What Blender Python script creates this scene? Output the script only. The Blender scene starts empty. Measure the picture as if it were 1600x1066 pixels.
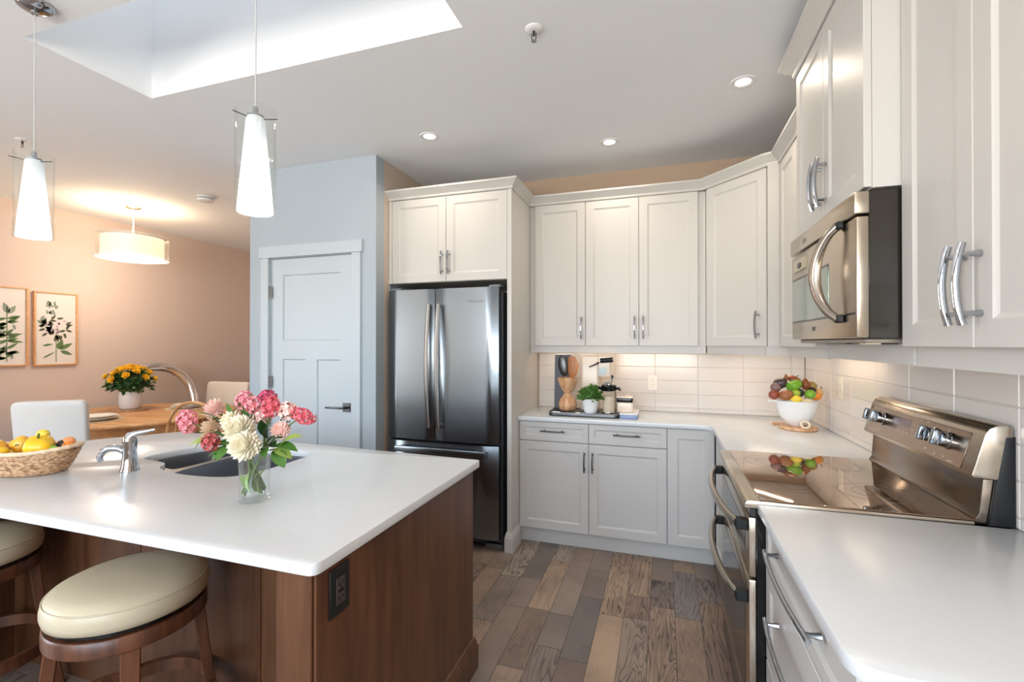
import bpy, bmesh, math, random
from mathutils import Matrix, Vector, noise
from mathutils.geometry import tessellate_polygon
random.seed(7)
S = bpy.context.scene
COL = S.collection
PI = math.pi
H = 1.437
# ------------------------------------------------------------------ camera
cam = bpy.data.cameras.new('camera'); camo = bpy.data.objects.new('camera', cam); COL.objects.link(camo)
cam.sensor_width = 36; cam.lens = 728.5 / 1600 * 36; cam.clip_start = 0.05
camo.location = (0, 0, H); camo.rotation_euler = (math.radians(90.3), 0, math.radians(18.07))
S.camera = camo
# ------------------------------------------------------------------ colour management
S.view_settings.view_transform = 'Standard'; S.view_settings.look = 'None'
S.view_settings.exposure = 0.28; S.view_settings.gamma = 1.0; S.view_settings.use_curve_mapping = False
S.cycles.use_denoising = True
S.cycles.max_bounces = 10; S.cycles.diffuse_bounces = 5; S.cycles.glossy_bounces = 5
S.cycles.transmission_bounces = 8; S.cycles.transparent_max_bounces = 12
S.cycles.sample_clamp_indirect = 6; S.cycles.caustics_refractive = False; S.cycles.caustics_reflective = False

def lin(c):
    return tuple((x / 12.92 if x <= .04045 else ((x + .055) / 1.055) ** 2.4) for x in c)
def rgb(r, g, b): return lin((r / 255, g / 255, b / 255))

# ------------------------------------------------------------------ world: daylight outside, part below the horizon brightened to lift the ceiling
W = bpy.data.worlds.new('daylight'); S.world = W; W.use_nodes = True
nt = W.node_tree; nt.nodes.clear()
out = nt.nodes.new('ShaderNodeOutputWorld'); bg = nt.nodes.new('ShaderNodeBackground')
tc = nt.nodes.new('ShaderNodeTexCoord'); sp = nt.nodes.new('ShaderNodeSeparateXYZ'); rmp = nt.nodes.new('ShaderNodeValToRGB')
mr = nt.nodes.new('ShaderNodeMapRange'); mr.inputs[1].default_value = -.25; mr.inputs[2].default_value = .5
e = rmp.color_ramp.elements
e[0].position = 0; e[0].color = (1.0, .96, .90, 1); e[1].position = 1; e[1].color = (.69, .86, 1.05, 1)
x = e.new(.33); x.color = (.92, .92, .86, 1); x = e.new(.5); x.color = (.74, .88, 1.04, 1)
nt.links.new(tc.outputs['Generated'], sp.inputs[0]); nt.links.new(sp.outputs[2], mr.inputs[0]); nt.links.new(mr.outputs[0], rmp.inputs[0])
nt.links.new(rmp.outputs[0], bg.inputs[0]); bg.inputs[1].default_value = 12.5; nt.links.new(bg.outputs[0], out.inputs[0])

ZC = 2.80                        # ceiling height
XW, XL, YB, YR = .95, -5.84, 3.765, -2.6   # right wall, dining wall, kitchen back wall, wall behind the camera
REAR_WINDOWS = [(-2.70, -1.25, .85, 2.45), (-1.05, .72, .85, 2.45)]
LEFT_WINDOW = (-2.2, -.4, .5, 2.4)     # y0,y1,z0,z1 in the dining wall, left of the frame

def portal(name, loc, rot, sx, sy):
    l = bpy.data.lights.new(name, 'AREA'); l.shape = 'RECTANGLE'; l.size = sx; l.size_y = sy
    l.cycles.is_portal = True
    o = bpy.data.objects.new(name, l); o.location = loc; o.rotation_euler = rot; COL.objects.link(o)
for (a, b, c, d) in REAR_WINDOWS:
    portal('window_daylight', ((a + b) / 2, YR - .06, (c + d) / 2), (PI / 2, 0, 0), b - a, d - c)
portal('window_daylight', (XL - .06, (LEFT_WINDOW[0] + LEFT_WINDOW[1]) / 2, (LEFT_WINDOW[2] + LEFT_WINDOW[3]) / 2), (PI / 2, 0, -PI / 2), LEFT_WINDOW[1] - LEFT_WINDOW[0], LEFT_WINDOW[3] - LEFT_WINDOW[2])

# ------------------------------------------------------------------ materials
MATS = {}
def principled(name):
    m = bpy.data.materials.new(name); m.use_nodes = True
    n = m.node_tree.nodes; b = n['Principled BSDF']; return m, m.node_tree, b
def mat(name, col, rough=.5, metal=0., spec=.5, bump=0., bscale=40., var=.03, vscale=6., coat=0., coatr=.1, emis=None, es=0., stretch=(1, 1, 1), trans=0., ior=1.45, aniso=0., sss=0.):
    if name in MATS: return MATS[name]
    m, t, b = principled(name)
    c = rgb(*col) if max(col) > 1 else col
    N = t.nodes; L = t.links
    tc = N.new('ShaderNodeTexCoord'); mp = N.new('ShaderNodeMapping'); mp.inputs['Scale'].default_value = stretch
    L.new(tc.outputs['Object'], mp.inputs[0])
    nz = N.new('ShaderNodeTexNoise'); nz.inputs['Scale'].default_value = vscale; nz.inputs['Detail'].default_value = 4
    L.new(mp.outputs[0], nz.inputs[0])
    mx = N.new('ShaderNodeMix'); mx.data_type = 'RGBA'
    mx.inputs[6].default_value = (*[v * (1 - var) for v in c], 1); mx.inputs[7].default_value = (*[min(1, v * (1 + var)) for v in c], 1)
    L.new(nz.outputs[0], mx.inputs[0]); L.new(mx.outputs[2], b.inputs['Base Color'])
    b.inputs['Roughness'].default_value = rough; b.inputs['Metallic'].default_value = metal
    b.inputs['Specular IOR Level'].default_value = spec; b.inputs['IOR'].default_value = ior
    b.inputs['Coat Weight'].default_value = coat; b.inputs['Coat Roughness'].default_value = coatr
    b.inputs['Transmission Weight'].default_value = trans
    if aniso: b.inputs['Anisotropic'].default_value = aniso
    if sss:
        b.inputs['Subsurface Weight'].default_value = sss; b.inputs['Subsurface Scale'].default_value = .01
    if emis: b.inputs['Emission Color'].default_value = (*emis, 1); b.inputs['Emission Strength'].default_value = es
    if bump:
        n2 = N.new('ShaderNodeTexNoise'); n2.inputs['Scale'].default_value = bscale; n2.inputs['Detail'].default_value = 3
        L.new(mp.outputs[0], n2.inputs[0])
        bp = N.new('ShaderNodeBump'); bp.inputs['Strength'].default_value = bump; bp.inputs['Distance'].default_value = .01
        L.new(n2.outputs[0], bp.inputs['Height']); L.new(bp.outputs[0], b.inputs['Normal'])
    MATS[name] = m; return m

def wood_mat(name, dark, light, rough=.4, axis=2, scale=9., ring=.35, bump=.05, coat=.0):
    if name in MATS: return MATS[name]
    m, t, b = principled(name); N = t.nodes; L = t.links
    tc = N.new('ShaderNodeTexCoord'); mp = N.new('ShaderNodeMapping')
    s = [scale, scale, scale]; s[axis] = scale * .07; mp.inputs['Scale'].default_value = s
    L.new(tc.outputs['Object'], mp.inputs[0])
    n1 = N.new('ShaderNodeTexNoise'); n1.inputs['Scale'].default_value = 3; n1.inputs['Detail'].default_value = 6; n1.inputs['Distortion'].default_value = .6
    n2 = N.new('ShaderNodeTexNoise'); n2.inputs['Scale'].default_value = 14; n2.inputs['Detail'].default_value = 3
    L.new(mp.outputs[0], n1.inputs[0]); L.new(mp.outputs[0], n2.inputs[0])
    ad = N.new('ShaderNodeMath'); ad.operation = 'MULTIPLY_ADD'; ad.inputs[1].default_value = ring; L.new(n2.outputs[0], ad.inputs[0]); L.new(n1.outputs[0], ad.inputs[2])
    r = N.new('ShaderNodeValToRGB'); r.color_ramp.elements[0].position = .45; r.color_ramp.elements[1].position = .85
    r.color_ramp.elements[0].color = (*rgb(*dark), 1); r.color_ramp.elements[1].color = (*rgb(*light), 1)
    L.new(ad.outputs[0], r.inputs[0]); L.new(r.outputs[0], b.inputs['Base Color'])
    b.inputs['Roughness'].default_value = rough; b.inputs['Coat Weight'].default_value = coat; b.inputs['Coat Roughness'].default_value = .15
    bp = N.new('ShaderNodeBump'); bp.inputs['Strength'].default_value = bump; bp.inputs['Distance'].default_value = .005
    L.new(n2.outputs[0], bp.inputs['Height']); L.new(bp.outputs[0], b.inputs['Normal'])
    MATS[name] = m; return m

def floor_mat():
    m, t, b = principled('oak_planks'); N = t.nodes; L = t.links
    def math_(op, a, c=None, d=None):
        n = N.new('ShaderNodeMath'); n.operation = op
        for i, v in enumerate((a, c, d)):
            if v is None: continue
            if isinstance(v, (int, float)): n.inputs[i].default_value = v
            else: L.new(v, n.inputs[i])
        return n.outputs[0]
    tc = N.new('ShaderNodeTexCoord'); s = N.new('ShaderNodeSeparateXYZ'); L.new(tc.outputs['Object'], s.inputs[0])
    X, Y = s.outputs[0], s.outputs[1]
    wd = .1275
    xs = math_('DIVIDE', math_('ADD', X, 20 * wd * 5 - .052), wd)
    row = math_('FLOOR', xs); fx = math_('FRACT', xs)
    wn = N.new('ShaderNodeTexWhiteNoise'); wn.noise_dimensions = '1D'; L.new(row, wn.inputs['W'])
    ys = math_('ADD', math_('DIVIDE', Y, .92), math_('MULTIPLY', wn.outputs['Value'], 9.3))
    # uneven plank lengths
    cell = math_('FLOOR', ys)
    wj = N.new('ShaderNodeTexWhiteNoise'); wj.noise_dimensions = '2D'; cj = N.new('ShaderNodeCombineXYZ'); L.new(row, cj.inputs[0]); L.new(cell, cj.inputs[1]); L.new(cj.outputs[0], wj.inputs['Vector'])
    cut = math_('MULTIPLY_ADD', wj.outputs['Value'], .55, .25)
    fy0 = math_('FRACT', ys); sub = math_('GREATER_THAN', fy0, cut)
    gid = math_('ADD', cell, math_('MULTIPLY', sub, .5))
    dy = math_('MINIMUM', math_('ABSOLUTE', math_('SUBTRACT', fy0, cut)), math_('MINIMUM', fy0, math_('SUBTRACT', 1, fy0)))
    dx = math_('MINIMUM', fx, math_('SUBTRACT', 1, fx))
    gap = math_('MAXIMUM', math_('LESS_THAN', dx, .009), math_('LESS_THAN', dy, .0016))
    cid = N.new('ShaderNodeCombineXYZ'); L.new(row, cid.inputs[0]); L.new(gid, cid.inputs[1])
    wc = N.new('ShaderNodeTexWhiteNoise'); wc.noise_dimensions = '2D'; L.new(cid.outputs[0], wc.inputs['Vector'])
    r = N.new('ShaderNodeValToRGB'); r.color_ramp.interpolation = 'LINEAR'; E = r.color_ramp.elements
    cols = [(112, 102, 99), (142, 128, 118), (126, 108, 98), (160, 138, 122), (128, 120, 118), (176, 150, 126), (142, 116, 100), (166, 152, 140)]
    E[0].position = 0; E[0].color = (*rgb(*cols[0]), 1); E[1].position = 1; E[1].color = (*rgb(*cols[-1]), 1)
    for i in range(1, 7): q = E.new(i / 7); q.color = (*rgb(*cols[i]), 1)
    L.new(wc.outputs['Value'], r.inputs[0])
    # grain: stretched, shifted per plank
    off = N.new('ShaderNodeCombineXYZ'); L.new(math_('MULTIPLY', wc.outputs['Value'], 37.), off.inputs[0]); L.new(math_('MULTIPLY', wc.outputs['Value'], 91.), off.inputs[1])
    va = N.new('ShaderNodeVectorMath'); va.operation = 'ADD'; L.new(tc.outputs['Object'], va.inputs[0]); L.new(off.outputs[0], va.inputs[1])
    mp = N.new('ShaderNodeMapping'); mp.inputs['Scale'].default_value = (13, 1.6, 1); L.new(va.outputs[0], mp.inputs[0])
    n1 = N.new('ShaderNodeTexNoise'); n1.inputs['Scale'].default_value = 1.; n1.inputs['Detail'].default_value = 2; n1.inputs['Distortion'].default_value = .8; L.new(mp.outputs[0], n1.inputs[0])
    rings = math_('FRACT', math_('MULTIPLY', n1.outputs[0], 11.))
    ringd = math_('POWER', rings, 3.)
    n2 = N.new('ShaderNodeTexNoise'); mp2 = N.new('ShaderNodeMapping'); mp2.inputs['Scale'].default_value = (150, 5, 1); L.new(va.outputs[0], mp2.inputs[0]); L.new(mp2.outputs[0], n2.inputs[0]); n2.inputs['Detail'].default_value = 3
    n3 = N.new('ShaderNodeTexNoise'); n3.inputs['Scale'].default_value = 3.2; n3.inputs['Detail'].default_value = 3; L.new(va.outputs[0], n3.inputs[0])
    strong = N.new('ShaderNodeMapRange'); strong.inputs[1].default_value = .25; strong.inputs[2].default_value = .8; strong.inputs[3].default_value = .10; strong.inputs[4].default_value = .85
    L.new(wj.outputs['Value'], strong.inputs[0])
    g = math_('MULTIPLY', ringd, strong.outputs[0])
    g = math_('ADD', g, math_('MULTIPLY', math_('SUBTRACT', n2.outputs[0], .42), .45))
    g = math_('ADD', g, math_('MULTIPLY', math_('SUBTRACT', n3.outputs[0], .48), 1.1))
    g = math_('MINIMUM', math_('MAXIMUM', g, 0), 1)
    mx = N.new('ShaderNodeMix'); mx.data_type = 'RGBA'; L.new(g, mx.inputs[0]); L.new(r.outputs[0], mx.inputs[6]); mx.inputs[7].default_value = (*rgb(52, 44, 42), 1)
    m2 = N.new('ShaderNodeMix'); m2.data_type = 'RGBA'; L.new(gap, m2.inputs[0]); L.new(mx.outputs[2], m2.inputs[6]); m2.inputs[7].default_value = (*rgb(40, 33, 30), 1)
    L.new(m2.outputs[2], b.inputs['Base Color']); b.inputs['Roughness'].default_value = .42
    hh = math_('SUBTRACT', math_('MULTIPLY', g, -.25), math_('MULTIPLY', gap, 1.))
    bp = N.new('ShaderNodeBump'); bp.inputs['Strength'].default_value = .25; bp.inputs['Distance'].default_value = .002; L.new(hh, bp.inputs['Height']); L.new(bp.outputs[0], b.inputs['Normal'])
    return m

def glass_mat(name, tint=(1, 1, 1), rough=0.0, clear=.86):
    m = bpy.data.materials.new(name); m.use_nodes = True; t = m.node_tree; t.nodes.clear()
    o = t.nodes.new('ShaderNodeOutputMaterial'); mx = t.nodes.new('ShaderNodeMixShader')
    tr = t.nodes.new('ShaderNodeBsdfTransparent'); tr.inputs[0].default_value = (*tint, 1)
    gl = t.nodes.new('ShaderNodeBsdfGlossy'); gl.inputs['Roughness'].default_value = rough
    fl = t.nodes.new('ShaderNodeLayerWeight'); fl.inputs[0].default_value = .5
    fr = t.nodes.new('ShaderNodeMath'); fr.operation = 'POWER'; fr.inputs[1].default_value = 4; t.links.new(fl.outputs['Facing'], fr.inputs[0])
    lw = t.nodes.new('ShaderNodeMath'); lw.operation = 'MULTIPLY_ADD'; lw.inputs[1].default_value = .35; lw.inputs[2].default_value = 1 - clear
    tcn = t.nodes.new('ShaderNodeTexCoord'); nz = t.nodes.new('ShaderNodeTexNoise'); nz.inputs['Scale'].default_value = 8
    bp = t.nodes.new('ShaderNodeBump'); bp.inputs['Strength'].default_value = .03
    t.links.new(tcn.outputs['Object'], nz.inputs[0]); t.links.new(nz.outputs[0], bp.inputs['Height']); t.links.new(bp.outputs[0], gl.inputs['Normal'])
    t.links.new(fr.outputs[0], lw.inputs[0]); t.links.new(lw.outputs[0], mx.inputs[0])
    t.links.new(tr.outputs[0], mx.inputs[1]); t.links.new(gl.outputs[0], mx.inputs[2]); t.links.new(mx.outputs[0], o.inputs[0])
    MATS[name] = m; return m

def emis_mat(name, col, strength):
    m = bpy.data.materials.new(name); m.use_nodes = True; t = m.node_tree; t.nodes.clear()
    o = t.nodes.new('ShaderNodeOutputMaterial'); em = t.nodes.new('ShaderNodeEmission'); em.inputs[0].default_value = (*col, 1); em.inputs[1].default_value = strength
    t.links.new(em.outputs[0], o.inputs[0]); MATS[name] = m; return m

M_cab = mat('cabinet_paint', (203, 201, 198), .38, var=.01)
M_ceil = mat('ceiling_paint', (235, 240, 245), .85, var=.01, bump=.03, bscale=180)
M_grey = mat('wall_paint_cool_daylight', (176, 188, 198), .8, var=.01, bump=.02, bscale=200)  # same paint as the dining wall, cool daylight put into its colour
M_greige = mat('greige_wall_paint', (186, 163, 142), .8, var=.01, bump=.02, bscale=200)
M_tan = mat('wall_paint_warm_lamplight', (214, 197, 186), .8, var=.015, bump=.02, bscale=200)  # same paint as the door wall, warm lamp light put into its colour
M_trim = mat('trim_paint', (192, 203, 211), .4, var=.01)
M_quartz = mat('white_quartz', (215, 219, 223), .24, var=.02, vscale=60, spec=.5)
M_tile = mat('glossy_tile', (222, 216, 211), .12, var=.02, vscale=3, bump=.02, bscale=5)
M_grout = mat('grout', (205, 200, 194), .9)
M_steel = mat('brushed_steel', (138, 145, 151), .27, 1., var=.05, vscale=30, stretch=(8, 8, .15), aniso=.3)
M_steelw = mat('warm_steel', (196, 184, 168), .24, 1., var=.03, vscale=30, stretch=(6, .2, 6))
M_steeld = mat('dark_steel', (88, 88, 90), .3, 1., var=.05)
M_chrome = mat('chrome', (178, 182, 188), .07, 1., var=.01)
M_black = mat('black_gloss', (16, 17, 19), .12, var=.05)
M_blackm = mat('black_matte', (26, 27, 29), .45, var=.05)
M_glassblk = mat('cooktop_glass', (150, 118, 92), .03, .62, var=.05, spec=1.0, coat=1., coatr=.02, ior=1.9)  # black glass; the tan wall reflection is put into its base colour
M_sink = mat('satin_sink_steel', (150, 154, 160), .35, 1., var=.03)
M_walnut = wood_mat('stained_maple', (72, 43, 26), (102, 66, 42), .38, 2, 7)
M_stoolw = wood_mat('stool_wood', (62, 36, 24), (106, 64, 42), .35, 2, 10)
M_leather = mat('cream_leather', (196, 184, 158), .36, var=.02, bump=.08, bscale=220)
M_oak = wood_mat('golden_oak', (190, 134, 82), (228, 180, 128), .4, 0, 6)
M_oakl = wood_mat('carved_oak', (186, 128, 82), (232, 190, 150), .4, 2, 12)
M_wicker = None
M_white = mat('white_ceramic', (236, 238, 240), .22, var=.01)
M_whitel = mat('white_leather', (226, 226, 224), .42, var=.01, bump=.04, bscale=150)
M_glass = glass_mat('clear_glass', (.985, .995, .99), 0, .965)
M_dome = glass_mat('skylight_dome', (.36, .335, .32), 0, .95)
M_pane = glass_mat('window_glass', (1, 1, 1), 0, .95)
M_leaf = mat('leaf_green', (74, 118, 48), .5, var=.25, vscale=30)
M_leafd = mat('leaf_dark', (46, 82, 38), .5, var=.25, vscale=30)
M_leafy = mat('leaf_lime', (150, 178, 84), .5, var=.2, vscale=30)
M_floor = floor_mat()

# ------------------------------------------------------------------ mesh builder
class MB:
    def __init__(s): s.bm = bmesh.new()
    def _new(s, M, before):
        if M is not None:
            vs = [v for v in s.bm.verts if v.index == -1 or v not in before]
            for v in vs: v.co = M @ v.co
    def box(s, x0, x1, y0, y1, z0, z1, bev=0., seg=1, M=None):
        b = bmesh.new(); bmesh.ops.create_cube(b, size=1)
        for v in b.verts: v.co = Vector(((x0 + x1) / 2 + v.co.x * (x1 - x0), (y0 + y1) / 2 + v.co.y * (y1 - y0), (z0 + z1) / 2 + v.co.z * (z1 - z0)))
        if bev: bmesh.ops.bevel(b, geom=list(b.edges), offset=bev, segments=seg, affect='EDGES', profile=.5)
        return s.merge(b, M)
    def merge(s, b, M=None):
        if M is not None: bmesh.ops.transform(b, matrix=M, verts=b.verts)
        me = bpy.data.meshes.new('t'); b.to_mesh(me); b.free(); s.bm.from_mesh(me); bpy.data.meshes.remove(me); return s
    def tube(s, pts, r, n=10, caps=True, M=None, flat=1., up=Vector((0, 0, 1)), closed=False):
        b = bmesh.new(); P = [Vector(p) for p in pts]; R = r if isinstance(r, (list, tuple)) else [r] * len(P)
        rings = []; prev = None
        for i, p in enumerate(P):
            if closed: t = P[(i + 1) % len(P)] - P[i - 1]
            else: t = P[min(i + 1, len(P) - 1)] - P[max(i - 1, 0)]
            t.normalize()
            if prev is None:
                a = t.cross(up)
                if a.length < 1e-3: a = t.cross(Vector((1, 0, 0)))
                a.normalize()
            else:
                a = prev - t * prev.dot(t); a.normalize()
            prev = a; c = t.cross(a)
            rings.append([b.verts.new(p + (a * math.cos(2 * PI * k / n) + c * math.sin(2 * PI * k / n) * flat) * R[i]) for k in range(n)])
        m = len(P)
        for i in range(m if closed else m - 1):
            A, B = rings[i], rings[(i + 1) % m]
            for k in range(n): b.faces.new((A[k], A[(k + 1) % n], B[(k + 1) % n], B[k]))
        if caps and not closed: b.faces.new(rings[0][::-1]); b.faces.new(rings[-1])
        return s.merge(b, M)
    def lathe(s, prof, c=(0, 0, 0), n=28, M=None, sx=1., sy=1., wob=None):
        b = bmesh.new(); rings = []
        for (r, z) in prof:
            if r < 1e-6: rings.append([b.verts.new((c[0], c[1], c[2] + z))])
            else: rings.append([b.verts.new((c[0] + r * sx * (wob(2 * PI * k / n, z) if wob else 1) * math.cos(2 * PI * k / n), c[1] + r * sy * (wob(2 * PI * k / n, z) if wob else 1) * math.sin(2 * PI * k / n), c[2] + z)) for k in range(n)])
        for A, B in zip(rings, rings[1:]):
            if len(A) == 1 and len(B) == 1: continue
            if len(A) == 1:
                for k in range(n): b.faces.new((A[0], B[(k + 1) % n], B[k]))
            elif len(B) == 1:
                for k in range(n): b.faces.new((A[k], A[(k + 1) % n], B[0]))
            else:
                for k in range(n): b.faces.new((A[k], A[(k + 1) % n], B[(k + 1) % n], B[k]))
        return s.merge(b, M)
    def prism(s, poly, z0, z1, holes=(), bev=0., M=None):
        b = bmesh.new(); loops = [poly] + list(holes)
        tris = tessellate_polygon([[Vector((p[0], p[1], 0)) for p in l] for l in loops])
        flat = [p for l in loops for p in l]
        T = [b.verts.new((p[0], p[1], z1)) for p in flat]; Bt = [b.verts.new((p[0], p[1], z0)) for p in flat]
        for t in tris:
            try: b.faces.new([T[i] for i in t]); b.faces.new([Bt[i] for i in reversed(t)])
            except ValueError: pass
        o = 0; E = []
        for l in loops:
            k = len(l)
            for i in range(k):
                j = (i + 1) % k
                try: b.faces.new((T[o + i], T[o + j], Bt[o + j], Bt[o + i]))
                except ValueError: pass
                e1 = b.edges.get((T[o + i], T[o + j])); e2 = b.edges.get((Bt[o + i], Bt[o + j]))
                E += [x for x in (e1, e2) if x]
            o += k
        bmesh.ops.recalc_face_normals(b, faces=b.faces)
        if bev: bmesh.ops.bevel(b, geom=E, offset=bev, segments=2, affect='EDGES', profile=.5)
        return s.merge(b, M)
    def ball(s, c, r, seg=16, M=None, rot=None, fn=None):
        b = bmesh.new(); bmesh.ops.create_uvsphere(b, u_segments=seg, v_segments=max(6, seg * 2 // 3), radius=1)
        R = r if isinstance(r, (list, tuple)) else (r, r, r)
        for v in b.verts:
            q = v.co.copy()
            if fn: q = q * fn(q)
            q = Vector((q.x * R[0], q.y * R[1], q.z * R[2]))
            if rot: q = rot @ q
            v.co = q + Vector(c)
        return s.merge(b, M)
    def sweep(s, path, prof, closed=False, M=None, flip=1):
        """profile (out, z) swept along a 2d path with mitred corners; out is to the right of travel"""
        b = bmesh.new(); P = [Vector((p[0], p[1])) for p in path]; n = len(P); rings = []
        for i in range(n):
            d0 = (P[i] - P[i - 1]) if (i > 0 or closed) else (P[1] - P[0])
            d1 = (P[(i + 1) % n] - P[i]) if (i < n - 1 or closed) else (P[-1] - P[-2])
            d0.normalize(); d1.normalize()
            n0 = Vector((d0.y, -d0.x)) * flip; n1 = Vector((d1.y, -d1.x)) * flip
            mm = (n0 + n1) / max(.2, 1 + n0.dot(n1))
            rings.append([b.verts.new((P[i].x + mm.x * o, P[i].y + mm.y * o, z)) for o, z in prof])
        k = len(prof)
        for i in range(n if closed else n - 1):
            A, B = rings[i], rings[(i + 1) % n]
            for j in range(k): 
                b.faces.new((A[j], A[(j + 1) % k], B[(j + 1) % k], B[j]))
        if not closed: b.faces.new(rings[0]); b.faces.new(rings[-1][::-1])
        bmesh.ops.recalc_face_normals(b, faces=b.faces)
        return s.merge(b, M)
    def quad(s, pts):
        b = bmesh.new(); b.faces.new([b.verts.new(p) for p in pts]); return s.merge(b)
    def leaf(s, base, tip, w, bend=.15, up=Vector((0, 0, 1)), seg=6, thick=.0006, shape=1.):
        base = Vector(base); tip = Vector(tip); d = tip - base; L_ = d.length; d.normalize()
        side = d.cross(up)
        if side.length < 1e-3: side = d.cross(Vector((1, 0, 0)))
        side.normalize(); nn = side.cross(d)
        b = bmesh.new(); rows = []
        for i in range(seg + 1):
            t = i / seg; ww = w * math.sin(PI * min(1, max(0, t)) ** shape) ** .8 if 0 < i < seg else w * .02
            c = base + d * (L_ * t) + nn * (math.sin(t * PI) * bend * L_)
            rows.append([b.verts.new(c - side * ww + nn * ww * .25), b.verts.new(c), b.verts.new(c + side * ww + nn * ww * .25)])
        for A, B in zip(rows, rows[1:]):
            for j in (0, 1): b.faces.new((A[j], A[j + 1], B[j + 1], B[j]))
        r = bmesh.ops.extrude_face_region(b, geom=list(b.faces))
        for v in r['geom']:
            if isinstance(v, bmesh.types.BMVert): v.co -= nn * thick
        bmesh.ops.recalc_face_normals(b, faces=b.faces)
        return s.merge(b)
    def build(s, name, material, parent=None, M=None, world=False, smooth=40):
        if M is not None: bmesh.ops.transform(s.bm, matrix=M, verts=s.bm.verts)
        if world and parent is not None:
            inv = parent.matrix_basis.inverted(); 
            pp = parent.parent
            if pp is not None: inv = inv @ pp.matrix_basis.inverted()
            bmesh.ops.transform(s.bm, matrix=inv, verts=s.bm.verts)
        me = bpy.data.meshes.new(name); s.bm.to_mesh(me); s.bm.free()
        if smooth:
            for p in me.polygons: p.use_smooth = True
            me.set_sharp_from_angle(angle=math.radians(smooth))
        for mm in (material if isinstance(material, (list, tuple)) else [material]): me.materials.append(mm)
        o = bpy.data.objects.new(name, me); COL.objects.link(o)
        if parent is not None: o.parent = parent
        return o
def tag(o, label=None, cat=None, group=None, kind=None):
    if label: o['label'] = label
    if cat: o['category'] = cat
    if group: o['group'] = group
    if kind: o['kind'] = kind
    return o
def thing(name, label, cat, loc=(0, 0, 0), rz=0., group=None):
    o = bpy.data.objects.new(name, None); o.empty_display_size = .05; o.location = loc; o.rotation_euler = (0, 0, rz); COL.objects.link(o)
    o.matrix_basis = Matrix.Translation(loc) @ Matrix.Rotation(rz, 4, 'Z')
    return tag(o, label, cat, group)
def struct(name, mb, m, label=None, smooth=40):
    o = mb.build(name, m, smooth=smooth); tag(o, label, None, None, 'structure'); return o
def chaikin(p, it=2, closed=True):
    for _ in range(it):
        q = []; n = len(p)
        for i in range(n if closed else n - 1):
            a, b = p[i], p[(i + 1) % n]
            q += [(a[0] * .75 + b[0] * .25, a[1] * .75 + b[1] * .25), (a[0] * .25 + b[0] * .75, a[1] * .25 + b[1] * .75)]
        p = q
    return p
def round_poly(p, radii, seg=6):
    out = []; n = len(p)
    for i in range(n):
        r = radii[i] if isinstance(radii, (list, tuple)) else radii
        a, b, c = Vector(p[i - 1]), Vector(p[i]), Vector(p[(i + 1) % n])
        if r <= 0: out.append(tuple(b)); continue
        u = (a - b).normalized(); v = (c - b).normalized(); ang = u.angle(v); t = r / math.tan(ang / 2)
        p0 = b + u * t; p1 = b + v * t
        for k in range(seg + 1):
            s_ = k / seg; out.append(tuple(p0 * (1 - s_) ** 2 + b * 2 * s_ * (1 - s_) + p1 * s_ ** 2))
    return out
def T(x, y, z=0): return Matrix.Translation((x, y, z))

# ------------------------------------------------------------------ ROOM
mb = MB(); mb.box(XL - .1, XW + .1, YR - .1, 5.6, -.1, 0); struct('floor', mb, M_floor, smooth=0)
SK = (-2.71, -.82, 1.285, 1.84)   # skylight opening
mb = MB()
mb.prism([(XL - .1, YR - .1), (XW + .1, YR - .1), (XW + .1, 5.6), (XL - .1, 5.6)], ZC, ZC + .12, holes=[[(SK[0], SK[2]), (SK[0], SK[3]), (SK[1], SK[3]), (SK[1], SK[2])]])
struct('ceiling', mb, M_ceil, smooth=0)
# skylight shaft and its glazing
M_shaft = mat('skylight_shaft_paint', (240, 242, 243), .8, var=.005)
mb = MB(); t = .03; zt = ZC + .80
sx0, sx1, sy0, sy1 = SK
mb.box(sx0 - t, sx0, sy0 - t, sy1 + t, ZC + .12, zt); mb.box(sx1, sx1 + t, sy0 - t, sy1 + t, ZC + .12, zt)
mb.box(sx0, sx1, sy0 - t, sy0, ZC + .12, zt); mb.box(sx0, sx1, sy1, sy1 + t, ZC + .12, zt)
for (a, b_, c, d_) in ((sx0, sx0 + .004, sy0, sy1), (sx1 - .004, sx1, sy0, sy1), (sx0 + .004, sx1 - .004, sy0, sy0 + .004), (sx0 + .004, sx1 - .004, sy1 - .004, sy1)): mb.box(a, b_, c, d_, ZC, zt - .001)
struct('trim_1', mb, M_shaft, smooth=0)
mb = MB(); mb.box(sx0 - .02, sx1 + .02, sy0 - .02, sy1 + .02, zt, zt + .012)
w = struct('window_1', mb, M_dome, 'skylight glazing above the white shaft', smooth=0)
portal('window_daylight', ((sx0 + sx1) / 2, (sy0 + sy1) / 2, zt - .01), (0, 0, 0), sx1 - sx0, sy1 - sy0)

def wall_with_holes(name, m, axis, pos, thick, a0, a1, holes):
    """axis 'y': wall plane at y=pos spanning x a0..a1 ; axis 'x': plane at x=pos spanning y"""
    mb = MB(); M = Matrix(((1, 0, 0, 0), (0, 0, 1, 0), (0, 1, 0, 0), (0, 0, 0, 1))) if axis == 'y' else Matrix(((0, 0, 1, 0), (1, 0, 0, 0), (0, 1, 0, 0), (0, 0, 0, 1)))
    hs = [[(h[0], h[2]), (h[1], h[2]), (h[1], h[3]), (h[0], h[3])] for h in holes]
    mb.prism([(a0, 0), (a1, 0), (a1, ZC), (a0, ZC)], pos, pos + thick, holes=hs, M=M)
    bmesh.ops.recalc_face_normals(mb.bm, faces=mb.bm.faces)
    return struct(name, mb, m, smooth=0)
wall_with_holes('wall_rear', M_greige, 'y', YR - .1, .1, XL, XW, REAR_WINDOWS)
wall_with_holes('wall_dining', M_tan, 'x', XL - .1, .1, YR, 5.5, [LEFT_WINDOW])
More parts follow.
